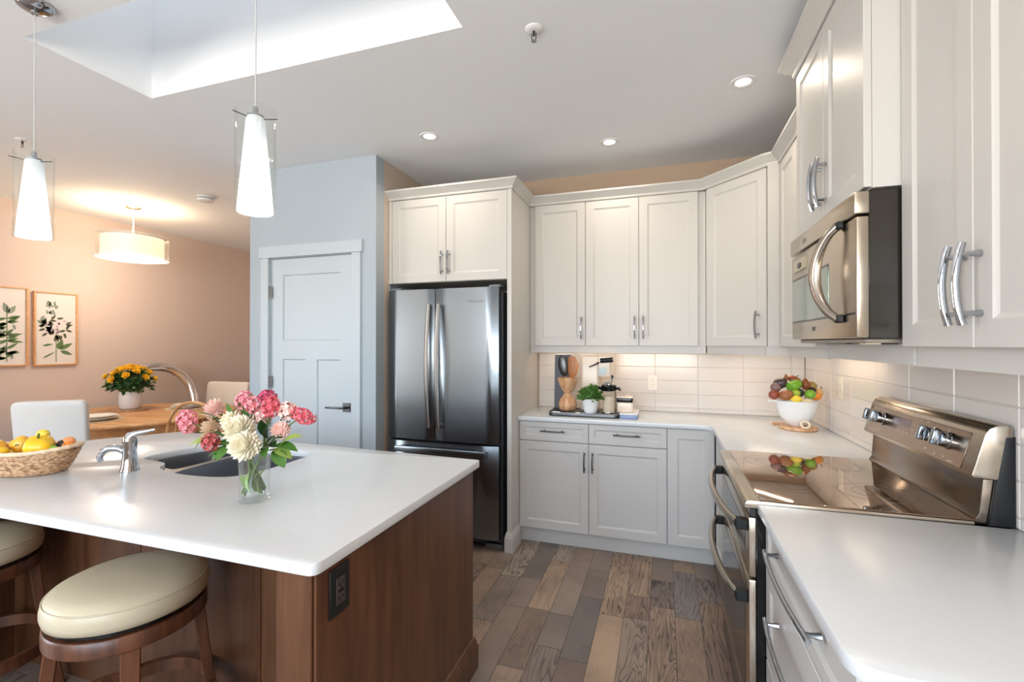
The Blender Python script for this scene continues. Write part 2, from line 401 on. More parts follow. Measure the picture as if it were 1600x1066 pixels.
wall_with_holes('wall_right', M_greige, 'x', XW, .1, YR, YB, [])
wall_with_holes('wall_back', M_greige, 'y', YB, .1, -1.975, XW, [])
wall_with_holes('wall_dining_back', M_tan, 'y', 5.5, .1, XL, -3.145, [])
# closet block with the white door
YD = 2.89; XA, XB = -3.145, -1.975
DX0, DX1, DZ = -2.945, -2.172, 2.10
mb = MB()
M_ = Matrix(((1, 0, 0, 0), (0, 0, 1, 0), (0, 1, 0, 0), (0, 0, 0, 1)))
mb.prism([(XA, 0), (DX0, 0), (DX0, DZ), (DX1, DZ), (DX1, 0), (XB, 0), (XB, ZC), (XA, ZC)], YD, YD + .1, M=M_)
bmesh.ops.recalc_face_normals(mb.bm, faces=mb.bm.faces)
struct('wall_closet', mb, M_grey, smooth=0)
mb = MB(); mb.box(XB - .1, XB, YD + .1, YB, 0, ZC); struct('wall_closet_side', mb, mat('wall_paint_warm_lit', (205, 190, 176), .8, var=.01), smooth=0)  # same wall paint, the warm light on this side is put into its colour
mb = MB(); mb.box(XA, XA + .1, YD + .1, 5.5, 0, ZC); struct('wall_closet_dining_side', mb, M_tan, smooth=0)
mb = MB(); mb.box(-3.23, -3.147, 5.47, 5.5, 0, 2.2); struct('trim_2', mb, M_trim)

def panel_slab(w, h, t, rects, rec=.009, bead=.010, mb=None, M=None):
    """slab facing -y with recessed rectangles (x0,x1,z0,z1); front at y=0"""
    b = bmesh.new()
    xs = [[(r[0], r[2]), (r[1], r[2]), (r[1], r[3]), (r[0], r[3])] for r in rects]
    outer = [(0, 0), (w, 0), (w, h), (0, h)]; ch = .0025
    inner = [(ch, ch), (w - ch, ch), (w - ch, h - ch), (ch, h - ch)]
    V = lambda p, y: b.verts.new((p[0], y, p[1]))
    fi = [V(p, 0) for p in inner]; fo = [V(p, ch) for p in outer]; fb = [V(p, t) for p in outer]
    hv = [[V(p, 0) for p in r] for r in xs]
    tr = tessellate_polygon([[Vector((p[0], p[1], 0)) for p in l] for l in [inner] + xs])
    fl = fi + [v for r in hv for v in r]
    for q in tr:
        try: b.faces.new([fl[i] for i in q])
        except ValueError: pass
    for A, B in ((fi, fo), (fo, fb)):
        for k in range(4): b.faces.new((A[k], A[(k + 1) % 4], B[(k + 1) % 4], B[k]))
    b.faces.new(fb)
    for r, hvv in zip(rects, hv):
        g = bead * .35
        r1 = [V(p, rec * .45) for p in ((r[0] + g, r[2] + g), (r[1] - g, r[2] + g), (r[1] - g, r[3] - g), (r[0] + g, r[3] - g))]
        g2 = bead
        r2 = [V(p, rec) for p in ((r[0] + g2, r[2] + g2), (r[1] - g2, r[2] + g2), (r[1] - g2, r[3] - g2), (r[0] + g2, r[3] - g2))]
        for A, B in ((hvv, r1), (r1, r2)):
            for k in range(4): b.faces.new((A[k], A[(k + 1) % 4], B[(k + 1) % 4], B[k]))
        b.faces.new(r2)
    bmesh.ops.recalc_face_normals(b, faces=b.faces)
    mb = mb or MB(); mb.merge(b, M); return mb

# door
dw = DX1 - DX0 - .006; dh = DZ - .012
door = panel_slab(dw, dh, .04, [(.115, dw - .115, dh - .115 - .52, dh - .125), (.115, dw / 2 - .055, .25, dh - .78), (dw / 2 + .055, dw - .115, .25, dh - .78)], rec=.010, bead=.008).build('door_1', M_trim, smooth=25)
door.location = (DX0 + .003, YD + .012, .008); tag(door, 'closed white three panel door in the grey wall', None, None, 'structure')
mb = MB(); cw = .075
for (a, b) in ((DX0 - cw, DX0), (DX1, DX1 + cw)): mb.box(a, b, YD - .018, YD, 0, DZ + .004, bev=.002)
mb.box(DX0 - cw - .015, DX1 + cw + .015, YD - .024, YD, DZ + .004, DZ + .095, bev=.002)
mb.box(DX0 - .001, DX0 + .002, YD, YD + .1, 0, DZ); mb.box(DX1 - .002, DX1 + .001, YD, YD + .1, 0, DZ); mb.box(DX0, DX1, YD, YD + .1, DZ - .002, DZ + .002)
struct('trim_3', mb, M_trim)
for zz in (1.83, 1.13, .25):
    mb = MB(); mb.tube([(-.004, -.004 - .012, zz - .045), (-.004, -.016, zz + .045)], .006, 8)
    for k in (-1, 0, 1): mb.box(-.0115, .0035, -.0235, -.009, zz + k * .028 - .001, zz + k * .028 + .001)
    mb.box(-.012, .02, -.016, -.0125, zz - .045, zz + .045)
    mb.build('hinge', M_chrome, door)
# lever handle
hx, hz = dw - .055, .955
mb = MB(); mb.box(hx - .033, hx + .033, -.009, 0, hz - .033, hz + .033, bev=.0015)
mb.tube([(hx, -.008, hz), (hx, -.05, hz)], .009, 10)
mb.box(hx - .15, hx + .012, -.062, -.046, hz - .006, hz + .006, bev=.003, seg=2)
o = mb.build('door_handle', M_steeld, door); tag(o, 'dark metal lever on a square plate')
# baseboards
base_prof = [(0, 0), (.015, 0), (.015, .10), (.011, .108), (.011, .118), (.006, .128), (.006, .135), (0, .14)]
mb = MB(); mb.sweep([(XL, 5.5), (XL, YR)], base_prof, flip=-1); struct('baseboard_dining', mb, M_trim)
mb = MB(); mb.sweep([(XL, 5.5), (-3.24, 5.5)], base_prof); struct('baseboard_dining_back', mb, M_trim)
mb = MB(); mb.sweep([(XA, 5.4), (XA, YD), (DX0 - cw, YD)], base_prof, flip=1); struct('baseboard_closet_left', mb, M_trim)
mb = MB(); mb.sweep([(DX1 + cw, YD), (XB, YD), (XB, 3.0)], base_prof); struct('baseboard_closet_right', mb, M_trim)
mb = MB(); mb.sweep([(XW, .80), (XW, YR), (XL, YR)], base_prof, flip=1); struct('baseboard_rear', mb, M_trim)
# windows behind the camera
k = 2
for (a, b, c, d) in REAR_WINDOWS:
    mb = MB(); f = .05
    mb.box(a, a + f, YR - .09, YR - .02, c, d); mb.box(b - f, b, YR - .09, YR - .02, c, d); mb.box(a, b, YR - .09, YR - .02, c, c + f); mb.box(a, b, YR - .09, YR - .02, d - f, d)
    mb.box((a + b) / 2 - .02, (a + b) / 2 + .02, YR - .08, YR - .03, c, d)
    o = struct('window_%d' % k, mb, M_trim)
    mb = MB(); mb.box(a + f, b - f, YR - .058, YR - .052, c + f, d - f); mb.build('pane', M_pane, o, smooth=0)
    mb = MB(); q = .08; mb.box(a - q, a, YR, YR + .018, c - q, d + q); mb.box(b, b + q, YR, YR + .018, c - q, d + q); mb.box(a, b, YR, YR + .018, d, d + q); mb.box(a, b, YR, YR + .018, c - q, c)
    mb.build('casing', M_trim, o); k += 1
a, b, c, d = LEFT_WINDOW
mb = MB(); f = .05
mb.box(XL - .09, XL - .02, a, a + f, c, d); mb.box(XL - .09, XL - .02, b - f, b, c, d); mb.box(XL - .09, XL - .02, a, b, c, c + f); mb.box(XL - .09, XL - .02, a, b, d - f, d)
o = struct('window_%d' % k, mb, M_trim); mb = MB(); mb.box(XL - .058, XL - .052, a + f, b - f, c + f, d - f); mb.build('pane', M_pane, o, smooth=0)

# ------------------------------------------------------------------ BACKSPLASH
def tiles(name, label, along0, along1, place, z0=.9155, z1=1.368, ref=0., xclip=None):
    TW, TH = .308, .1035; g = .0012; zb = .947
    mb = MB(); mt = place
    i0 = math.floor((along0 - ref) / TW); i1 = math.ceil((along1 - ref) / TW)
    for i in range(i0, i1):
        a = max(along0, ref + i * TW + g); b = min(along1, ref + (i + 1) * TW - g)
        if b - a < .01: continue
        for j in range(-1, 5):
            c = max(z0, zb + j * TH + g); d = min(z1, zb + (j + 1) * TH - g)
            if d - c < .006: continue
            ch = .003
            bb = bmesh.new()
            q = [bb.verts.new(mt(u, .0045, v)) for u, v in ((a, c), (b, c), (b, d), (a, d))]
            p = [bb.verts.new(mt(u, .0075, v)) for u, v in ((a + ch, c + ch), (b - ch, c + ch), (b - ch, d - ch), (a + ch, d - ch))]
            bb.faces.new(p)
            for kk in range(4): bb.faces.new((q[kk], q[(kk + 1) % 4], p[(kk + 1) % 4], p[kk]))
            mb.merge(bb)
    bmesh.ops.recalc_face_normals(mb.bm, faces=mb.bm.faces)
    root = thing(name, label, 'backsplash', mt(along0, 0, z0))
    mb.build('tile_face', M_tile, root, world=True, smooth=0)
    mb = MB(); A = mt(along0, .0006, z0); B = mt(along1, .0048, z1)
    mb.box(min(A[0], B[0]), max(A[0], B[0]), min(A[1], B[1]), max(A[1], B[1]), z0, z1); mb.build('grout_bed', M_grout, root, world=True, smooth=0)
tiles('tile_backsplash', 'glossy cream stacked tile backsplash on the back wall beside the fridge', -.99, XW - .009, lambda u, d, v: (u, YB - d, v), ref=-.99)
tiles('tile_backsplash', 'glossy stacked tile backsplash on the right wall behind the stove', .90, YB - .01, lambda u, d, v: (XW - d, u, v), z1=1.40, ref=1.678)

# ------------------------------------------------------------------ CABINETS
def bow_handle(parent, x, z, L, vertical=True, bow=.012, stand=.028, r=.0055, M=None, m=None, post=.36):
    mb = MB(); n = 12; pts = []
    for i in range(n + 1):
        t = -1 + 2 * i / n; o = -(stand + bow * (1 - t * t))
        pts.append((x, o, z + t * L / 2) if vertical else (x + t * L / 2, o, z))
    mb.tube(pts, r, 10, flat=1.35 if vertical else 1.)
    for s_ in (-1, 1):
        t = s_ * post * 2; o = -(stand + bow * (1 - t * t)); q = s_ * post * L
        mb.tube([(x, 0, z + q), (x, o * .5, z + q), (x, o, z + q)] if vertical else [(x + q, 0, z), (x + q, o * .5, z), (x + q, o, z)], [r * 1.35, r * .9, r * .9], 8)
    return mb.build('handle', m or M_chrome, parent, M=M)
def front(parent, kind, x0, x1, z0, z1, handle=None, fr=.058, M=None, **kw):
    g = .0015; w, h = x1 - x0 - 2 * g, z1 - z0 - 2 * g
    L_ = T(x0 + g, 0, z0 + g); 
    if M is not None: L_ = M @ L_
    f = fr if h > .2 else .036
    mb = panel_slab(w, h, .020, [(f, w - f, f, h - f)], rec=.007, bead=.012)
    o = mb.build(kind, M_cab, parent, M=L_, smooth=25)
    if handle:
        v, hx, hz, L2 = handle[:4]
        bow_handle(o, hx, hz, L2, v == 'v', M=M, **kw)
    return o
crown_prof = [(0, 0), (.006, 0), (.010, .008), (.010, .016), (.016, .022), (.030, .034), (.044, .050), (.050, .054), (.050, .066), (0, .066)]
def crown(parent, path, z, flip=1, sc=1.):
    mb = MB(); mb.sweep(path, [(a * sc, z + b * sc) for a, b in crown_prof], flip=flip); return mb.build('crown', M_cab, parent, world=True, smooth=20)
R90 = -PI / 2
YF = 3.23   # base door plane (back run)
def base_cab(label, x0, x1, drawer=True, hside='r', door=True, handle=True):
    w = x1 - x0; c = thing('base_cabinet', label, 'cabinet', (x0, YF, 0)); dep = YB - YF - .002
    mb = MB(); mb.box(.001, w - .001, .021, dep, .105, .884); mb.build('body', M_cab, c, smooth=0)
    mb = MB(); mb.box(.0, w, .055, .072, 0, .104); mb.build('toe_kick', M_cab, c, smooth=0)
    if drawer:
        front(c, 'drawer', 0, w, .743, .880, ('h', w * .5 if hside != 'x' else w * .5, .817, .175), r=.0048, m=M_steeld)
        hx = w - .028 if hside == 'r' else .028
        front(c, 'door', 0, w, .115, .739, ('v', hx, .618, .14), r=.0048, m=M_steeld)
    else: front(c, 'door', 0, w, .115, .880, None, fr=.062)
    return c
base_cab('white base cabinet with drawer beside the fridge panel', -.998, -.497, hside='r')
base_cab('white base cabinet with drawer in the middle of the back run', -.497, .017, hside='l')
base_cab('narrow white corner base cabinet panel without a handle', .017, .307, drawer=False)
# right run, facing -X : local x runs toward the camera
XF = .31
def right_base(label, y_far, y_near, drawers):
    w = y_far - y_near; c = thing('base_cabinet', label, 'cabinet', (XF, y_far, 0), R90); dep = XW - XF - .002
    mb = MB(); mb.box(.001, w - .001, .021, dep, .105, .884); mb.build('body', M_cab, c, smooth=0)
    mb = MB(); mb.box(0, w, .06, .077, 0, .104); mb.build('toe_kick', M_cab, c, smooth=0)
    for (z0, z1, hz) in drawers:
        front(c, 'drawer', .0, w, z0, z1, ('h', w / 2 - .01, hz, .44) if hz else None, r=.0065, stand=.03, bow=.012, post=.44)
    return c
right_base('white drawer stack with long chrome pulls nearest the camera', 1.684, .935, [(.735, .880, .825), (.43, .731, .625), (.115, .426, .32)])
c = right_base('narrow white filler cabinet between stove and back counter', 3.229, 2.462, [])
front(c, 'door', .02, .765, .115, .880, None)
# near counter end filler panel
# upper cabinets, back wall
YU = 3.50; ZU0, ZU1 = 1.418, 2.505
def wall_cab(label, x0, x1, doors, dep=None, crownpath=None, crownz=ZU1, filler=0.):
    w = x1 - x0; c = thing('wall_cabinet', label, 'cabinet', (x0, YU, ZU0)); dep = YB - YU - .002; h = ZU1 - ZU0
    mb = MB(); mb.box(.0, w - .0005, .021, dep, 0, h); mb.build('body', M_cab, c, smooth=0)
    for (a, b, hx) in doors: front(c, 'door', a, b, 0, h, ('v', hx, .135, .165), r=.0052)
    mb = MB(); mb.box(0, w, .028, .046, -.052, 0); mb.build('light_rail', M_cab, c)
    if crownpath: crown(c, crownpath, ZU1)
    return c
x0 = -.997
wall_cab('white single door wall cabinet next to the fridge panel', x0, -.562, [(.042, .435, .435 - .03)], crownpath=[(x0, YU), (-.562, YU)])
wall_cab('white two door wall cabinet over the back counter', -.562, .277, [(0, .388, .358), (.388, .79, .418)], crownpath=[(-.562, YU), (.262, YU)])
# diagonal corner cabinet
cc = thing('corner_cabinet', 'white diagonal corner wall cabinet with a single door', 'cabinet', (.279, YU - .03, ZU0))
P0, P1 = Vector((.280, YU - .025)), Vector((.588, 3.15))
body = [(.279, YB - .003), (.279, YU - .02), (P0.x, P0.y), (P1.x, P1.y), (.65, 3.125), (XW - .003, 3.125), (XW - .003, YB - .003)]
ang = math.atan2(P1.y - P0.y, P1.x - P0.x); dd = Vector((math.cos(ang), math.sin(ang))); nn = Vector((-dd.y, dd.x))
body2 = [(.279, YB - .003), (.279, YU - .005), tuple(P0 + nn * .021), tuple(P1 + nn * .021), (.600, 3.146), (.652, 3.126), (XW - .003, 3.126), (XW - .003, YB - .003)]
mb = MB(); mb.prism(body2, ZU0, ZU1); mb.build('body', M_cab, cc, world=True, smooth=0)
wd = (P1 - P0).length
MM = T(P0.x, P0.y, ZU0) @ Matrix.Rotation(ang, 4, 'Z')
inv = cc.matrix_basis.inverted()
front(cc, 'door', 0, wd, 0, ZU1 - ZU0, ('v', wd - .052, .135, .165), M=inv @ MM, r=.0055)
mb = MB(); mb.box(-.022, wd + .02, .03, .048, -.052, 0); mb.build('light_rail', M_cab, cc, M=inv @ MM)
mb = MB(); mb.box(.585, .72, 3.13, 3.148, ZU0 - .052, ZU0); mb.build('light_rail_return', M_cab, cc, world=True)
mb = MB(); mb.box(.590, .652, 3.115, 3.126, ZU0, ZU1); mb.build('stile', M_cab, cc, world=True, smooth=0)
crown(cc, [(.262, YU), (P0.x, P0.y), (P1.x, P1.y - .004), (.652, 3.118)], ZU1)
# narrow wall cabinet right wall beyond the microwave
XU = .652
nc = thing('wall_cabinet', 'narrow white wall cabinet squeezed between corner cabinet and microwave', 'cabinet', (XU, 3.112, ZU0), R90)
w = 3.112 - 2.436
mb = MB(); mb.box(0, w, .021, XW - XU - .003, 0, ZU1 - ZU0); mb.build('body', M_cab, nc, smooth=0)
front(nc, 'door', 0, w / 2, 0, ZU1 - ZU0, None); front(nc, 'door', w / 2, w, 0, ZU1 - ZU0, ('v', w - .03, .135, .165))
mb = MB(); mb.box(0, w, .045, .063, -.052, 0); mb.build('light_rail', M_cab, nc)
crown(nc, [(XU, 3.114), (XU, 2.437)], ZU1)
# tall cabinet above microwave
XT = .577; ZT0, ZT1 = 1.908, 2.655
tcb = thing('microwave_cabinet', 'deep white two door cabinet above the microwave', 'cabinet', (XT, 2.432, ZT0), R90)
w = 2.432 - 1.672
mb = MB(); mb.box(0, w, .021, XW - XT - .003, 0, ZT1 - ZT0 + .08); mb.build('body', M_cab, tcb, smooth=0)
front(tcb, 'door', 0.002, w / 2, 0.002, ZT1 - ZT0, ('v', w / 2 - .032, .135, .185), r=.006)
front(tcb, 'door', w / 2, w, 0.002, ZT1 - ZT0, ('v', w / 2 + .032, .135, .185), r=.006)
crown(tcb, [(XW - .004, 2.434), (XT, 2.434), (XT, 1.670), (.665, 1.670)], ZT1, sc=1.2)
# near wall cabinet
XN = .668
nb = thing('wall_cabinet', 'tall white two door wall cabinet nearest the camera', 'cabinet', (XN, 1.668, ZU0 + .008), R90)
w = .675; h = ZT1 - ZU0 - .008
mb = MB(); mb.box(0, w, .021, XW - XN - .003, 0, h + .08); mb.build('body', M_cab, nb, smooth=0)
front(nb, 'door', 0, w / 2, 0, h, ('v', w / 2 - .027, .145, .185), r=.0062, stand=.034, fr=.062)
front(nb, 'door', w / 2, w, 0, h, ('v', w / 2 + .027, .145, .185), r=.0062, stand=.034, fr=.062)
mb = MB(); mb.box(.0, w, .036, .056, -.055, 0); mb.build('light_rail', M_cab, nb)
crown(nb, [(XN, 1.668), (XN, 1.668 - w)], ZT1, sc=1.2)
# fridge enclosure
fc = thing('fridge_cabinet', 'white two door cabinet above the steel fridge', 'cabinet', (-1.972, 3.05, 1.884))
w = .942
mb = MB(); mb.box(0, w, .021, YB - 3.05 - .003, 0, .64); mb.build('body', M_cab, fc, smooth=0)
mb = MB(); mb.box(.0, .028, 0, .021, 0, .623); mb.build('stile', M_cab, fc)
front(fc, 'door', .028, .475, 0, .622, ('v', .475 - .027, .135, .165), r=.0055)
front(fc, 'door', .475, w, 0, .622, ('v', .475 + .027, .135, .165), r=.0055)
crown(fc, [(-1.974, 3.05), (-.999, 3.05), (-.999, YU - .0)], 2.507)
fp = thing('fridge_end_panel', 'tall white end panel with moulded base right of the fridge', 'panel', (-1.03, 3.05, 0))
mb = MB(); mb.box(0, .031, 0, YB - 3.05 - .003, 0, 2.506); mb.build('panel', M_cab, fp)
mb = MB(); mb.sweep([(-.0005, .045), (-.0005, -.0005), (.0315, -.0005), (.0315, .176)], base_prof, flip=1); mb.build('base_molding', M_cab, fp, smooth=20)

# ------------------------------------------------------------------ COUNTERS
ct = MB(); poly = round_poly([(-.997, 3.205), (.288, 3.205), (.288, 2.460), (XW - .001, 2.460), (XW - .001, YB - .001), (-.997, YB - .001)], [.0, .06, 0, 0, 0, 0])
ct.prism(poly, .885, .915, bev=.003); o = ct.build('countertop', M_quartz); tag(o, 'white quartz countertop turning the corner along the back wall', 'countertop')
ct = MB(); poly = round_poly([(.288, 1.686), (.288, .885), (XW - .001, .885), (XW - .001, 1.686)], [0, .07, 0, 0], 8)
ct.prism(poly, .885, .915, bev=.003); o = ct.build('countertop', M_quartz); tag(o, 'white quartz countertop with rounded corner in the near right', 'countertop')

# ------------------------------------------------------------------ ISLAND
hole = chaikin([(-2.28, 1.50), (-2.17, 1.485), (-2.07, 1.475), (-2.045, 1.43), (-2.0, 1.395), (-1.86, 1.362), (-1.70, 1.368), (-1.60, 1.40), (-1.565, 1.50), (-1.565, 1.66), (-1.575, 1.80), (-1.66, 1.845), (-1.80, 1.838), (-1.95, 1.838), (-2.15, 1.838), (-2.225, 1.80), (-2.27, 1.66)], 2)
ic = MB(); outer = round_poly([(-2.95, .90), (-.783, .90), (-.783, 1.945), (-2.86, 1.945), (-2.95, 1.66)], [.03, .03, .03, .12, .05])
outer = round_poly([(-2.95, .90), (-.783, .90), (-.783, 1.945), (-2.72, 2.02), (-2.95, 1.70)], [.03, .028, .02, .05, .05])
ic.prism(outer, .885, .915, holes=[hole[::-1]], bev=.003); o = ic.build('island_countertop', M_quartz); tag(o, 'large white quartz island top with a sink cut into it', 'countertop')
isl = thing('kitchen_island', 'dark stained wooden kitchen island base under the white top', 'island', (-.81, .925, 0))
mb = MB(); mb.box(-2.86, -.815, 1.345, 1.80, 0, .66); mb.box(-2.70, -.815, 1.80, 1.91, 0, .66); mb.box(-2.70, -2.33, 1.345, 1.91, .66, .884); mb.box(-1.53, -.815, 1.345, 1.91, .66, .884); mb.box(-2.33, -1.53, 1.87, 1.91, .66, .884); mb.build('body', M_walnut, isl, world=True, smooth=0)
mb = MB(); mb.box(-.922, -.814, .925, 1.344, 0, .884, bev=.003); mb.build('corner_post', M_walnut, isl, world=True, smooth=0)
mb = MB(); mb.box(-2.93, -2.84, .925, 1.344, 0, .884, bev=.003); mb.build('corner_post', M_walnut, isl, world=True, smooth=0)
mb = MB(); mb.box(-.8125, -.804, .932, 1.909, .0, .884, bev=.001); mb.build('end_panel', M_walnut, isl, world=True, smooth=0)
for a, b in ((-2.84, -2.02), (-2.015, -1.40), (-1.395, -.925)):
    mb = MB(); mb.box(a, b, 1.334, 1.344, .0, .884, bev=.0015); mb.build('back_panel', M_walnut, isl, world=True, smooth=0)
mb = MB(); mb.sweep([(-.922, .925), (-.804, .925), (-.804, 1.912), (-.86, 1.912)], [(a * 1.15, z) for a, z in base_prof], flip=1); mb.build('base_molding', M_walnut, isl, world=True, smooth=20)
# outlet on the island end
ol = thing('electrical_outlet', 'dark bronze electrical outlet on the wooden island end', 'outlet', (-.8035, 1.012, .80))
mb = MB(); mb.box(0, .006, -.038, .038, -.062, .062, bev=.002); mb.build('cover_plate', M_blackm, ol)
mb = MB(); mb.box(.006, .0085, -.017, .017, -.034, .034, bev=.001); o = mb.build('receptacle', mat('bronze_plastic', (70, 62, 58), .35), ol)
mb = MB()
for zz in (.018, -.018):
    mb.box(.0085, .0089, -.008, -.006, zz - .004, zz + .006); mb.box(.0085, .0089, .006, .008, zz - .003, zz + .005); mb.tube([(.0085, 0, zz - .009), (.0089, 0, zz - .009)], .0022, 8)
mb.box(.0085, .0092, -.009, -.001, -.0035, .0035); mb.box(.0085, .0092, .001, .009, -.0035, .0035)
mb.build('slots', M_black, o)
# sink
sk = thing('kitchen_sink', 'stainless double bowl sink set into the island top', 'sink', (-1.9, 1.6, .70))
b1 = chaikin([(-2.262, 1.51), (-2.10, 1.492), (-2.035, 1.48), (-2.03, 1.60), (-2.03, 1.80), (-2.08, 1.825), (-2.16, 1.82), (-2.215, 1.79), (-2.25, 1.66)], 2)
b2 = chaikin([(-1.995, 1.42), (-1.87, 1.377), (-1.70, 1.382), (-1.61, 1.41), (-1.58, 1.50), (-1.58, 1.66), (-1.59, 1.79), (-1.67, 1.832), (-1.80, 1.826), (-1.95, 1.826), (-1.995, 1.80), (-2.0, 1.60)], 2)
def ccw(p):
    a = sum(p[i][0] * p[(i + 1) % len(p)][1] - p[(i + 1) % len(p)][0] * p[i][1] for i in range(len(p))); return p if a > 0 else p[::-1]
mb = MB(); mb.prism([(-2.31, 1.347), (-1.54, 1.347), (-1.54, 1.866), (-2.31, 1.866)], .879, .8845, holes=[ccw(b1)[::-1], ccw(b2)[::-1]]); mb.build('rim', M_sink, sk, world=True)
for pb, dz in ((b1, .19), (b2, .21)):
    b = bmesh.new(); cx = sum(p[0] for p in pb) / len(pb); cy = sum(p[1] for p in pb) / len(pb); rings = []
    for f, z in ((1, .883), (.985, .84), (.95, .883 - dz + .03), (.90, .883 - dz + .005), (.82, .883 - dz), (.1, .883 - dz - .004)):
        rings.append([b.verts.new((cx + (p[0] - cx) * f, cy + (p[1] - cy) * f, z)) for p in pb])
    for A, B in zip(rings, rings[1:]):
        for k in range(len(A)): b.faces.new((A[k], A[(k + 1) % len(A)], B[(k + 1) % len(A)], B[k]))
    b.faces.new(rings[-1]); bmesh.ops.recalc_face_normals(b, faces=b.faces)
    mb = MB(); mb.merge(b); bw = mb.build('bowl', M_sink, sk, world=True)
    mb = MB(); mb.lathe([(0, .004), (.03, .004), (.042, .002), (.045, 0)], (cx, cy, .883 - dz - .002), 20); mb.build('drain', M_chrome, sk, world=True)
# faucet
fa = thing('kitchen_faucet', 'short chrome faucet standing at the sink corner on the island', 'faucet', (-2.086, 1.335, .915), math.radians(38))
mb = MB(); mb.lathe([(0, 0), (.034, 0), (.034, .004), (.031, .012), (.027, .03), (.024, .08), (.026, .12), (.024, .135), (0, .138)], n=24); mb.build('body', M_chrome, fa)
mb = MB(); mb.tube([(-.01, 0, .075), (-.04, 0, .095), (-.07, 0, .097), (-.09, 0, .085), (-.10, 0, .062), (-.095, 0, .045)], [.012, .014, .014, .013, .011, .010], 12); mb.build('spout', M_chrome, fa)
mb = MB(); mb.tube([(0, 0, .130), (.003, .0, .143), (.025, 0, .152), (.06, 0, .158), (.085, .0, .163)], [.012, .010, .006, .004, .003], 10, flat=1.8); mb.build('lever', M_chrome, fa)

# ------------------------------------------------------------------ FRIDGE
FX0, FX1, FY = -1.945, -1.078, 3.0
fr = thing('refrigerator', 'stainless french door refrigerator in the white cabinet recess', 'refrigerator', (FX0, FY, 0)); fw = FX1 - FX0
mb = MB(); mb.box(.008, fw + .012, .07, .70, .03, 1.80, bev=.004); mb.build('case', mat('fridge_side', (62, 65, 70), .4, var=.05), fr)
sp_ = .383
def fdoor(name, a, b, z0, z1):
    mb = MB(); n = 10; poly = [(a, .062)]
    for i in range(n + 1):
        t = i / n; xx = a + (b - a) * t; e_ = min(t, 1 - t) * (b - a); y = .012 * max(0, 1 - e_ / .012) ** 2
        poly.append((xx, y))
    poly.append((b, .062)); mb.prism(poly, z0, z1, bev=.002); return mb.build(name, M_steel, fr, smooth=30)
d1 = fdoor('door', 0, sp_ - .003, .745, 1.828); d2 = fdoor('door', sp_ + .003, fw, .745, 1.828); d3 = fdoor('freezer_drawer', 0, fw, .085, .728)
def fhandle(parent, x, z0, z1):
    mb = MB(); n = 14; pts = []
    for i in range(n + 1):
        t = -1 + 2 * i / n; pts.append((x, -.028 - .034 * (1 - t * t), (z0 + z1) / 2 + t * (z1 - z0) / 2))
    b = bmesh.new(); rows = []
    for p in pts: rows.append([b.verts.new((p[0] + dx, p[1] + dy, p[2])) for dx, dy in ((-.014, .006), (-.014, -.004), (-.006, -.010), (.006, -.010), (.014, -.004), (.014, .006))])
    for A, B in zip(rows, rows[1:]):
        for k in range(6): b.faces.new((A[k], A[(k + 1) % 6], B[(k + 1) % 6], B[k]))
    b.faces.new(rows[0]); b.faces.new(rows[-1][::-1]); bmesh.ops.recalc_face_normals(b, faces=b.faces); mb.merge(b)
    for zz in (z0 + .012, z1 - .012): mb.box(x - .011, x + .011, -.03, 0, zz - .012, zz + .012, bev=.002)
    return mb.build('handle', mat('handle_steel', (196, 198, 200), .25, 1.), parent, smooth=30)
fhandle(d1, sp_ - .035, .835, 1.718); fhandle(d2, sp_ + .042, .835, 1.718)
mb = MB(); mb.box(.08, fw - .08, -.048, -.030, .655, .698, bev=.005, seg=2)
for xx in (.10, fw - .10): mb.box(xx - .012, xx + .012, -.032, 0, .662, .690)
mb.build('handle', M_steel, d3)
mb = MB(); mb.box(.03, fw - .02, .075, .11, .018, .08); mb.build('toe_grille', M_blackm, fr)
for xx in (.05, fw - .055):
    mb = MB(); mb.box(xx - .065, xx + .06, .07, .16, 0.001, .055, bev=.008, seg=2); mb.build('foot', mat('grey_plastic', (120, 124, 130), .4), fr)
for xx in (.04, fw - .045):
    mb = MB(); mb.box(xx - .035, xx + .05, .03, .12, 1.829, 1.845, bev=.003); mb.build('hinge_cover', mat('grey_plastic', (120, 124, 130), .4), fr)
cu = bpy.data.curves.new('logo', 'FONT'); cu.body = 'Whirlpool'; cu.size = .026; cu.extrude = .0008; cu.align_x = 'CENTER'
tmp = bpy.data.objects.new('logo_curve', cu); lm = bpy.data.meshes.new_from_object(tmp); bpy.data.objects.remove(tmp)
lo = bpy.data.objects.new('logo', lm); COL.objects.link(lo); lo.parent = d2; lo.location = (.70, -.0006, 1.723); lo.rotation_euler = (PI / 2, 0, 0); lm.materials.clear(); lm.materials.append(M_chrome)
# dark gap boards around fridge
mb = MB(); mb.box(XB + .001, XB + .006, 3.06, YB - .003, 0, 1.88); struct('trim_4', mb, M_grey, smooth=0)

# ------------------------------------------------------------------ STOVE
SY0, SY1 = 1.690, 2.455
st = thing('electric_range', 'stainless double oven electric range with black glass cooktop', 'stove', (.262, SY1, 0), R90); sw = SY1 - SY0
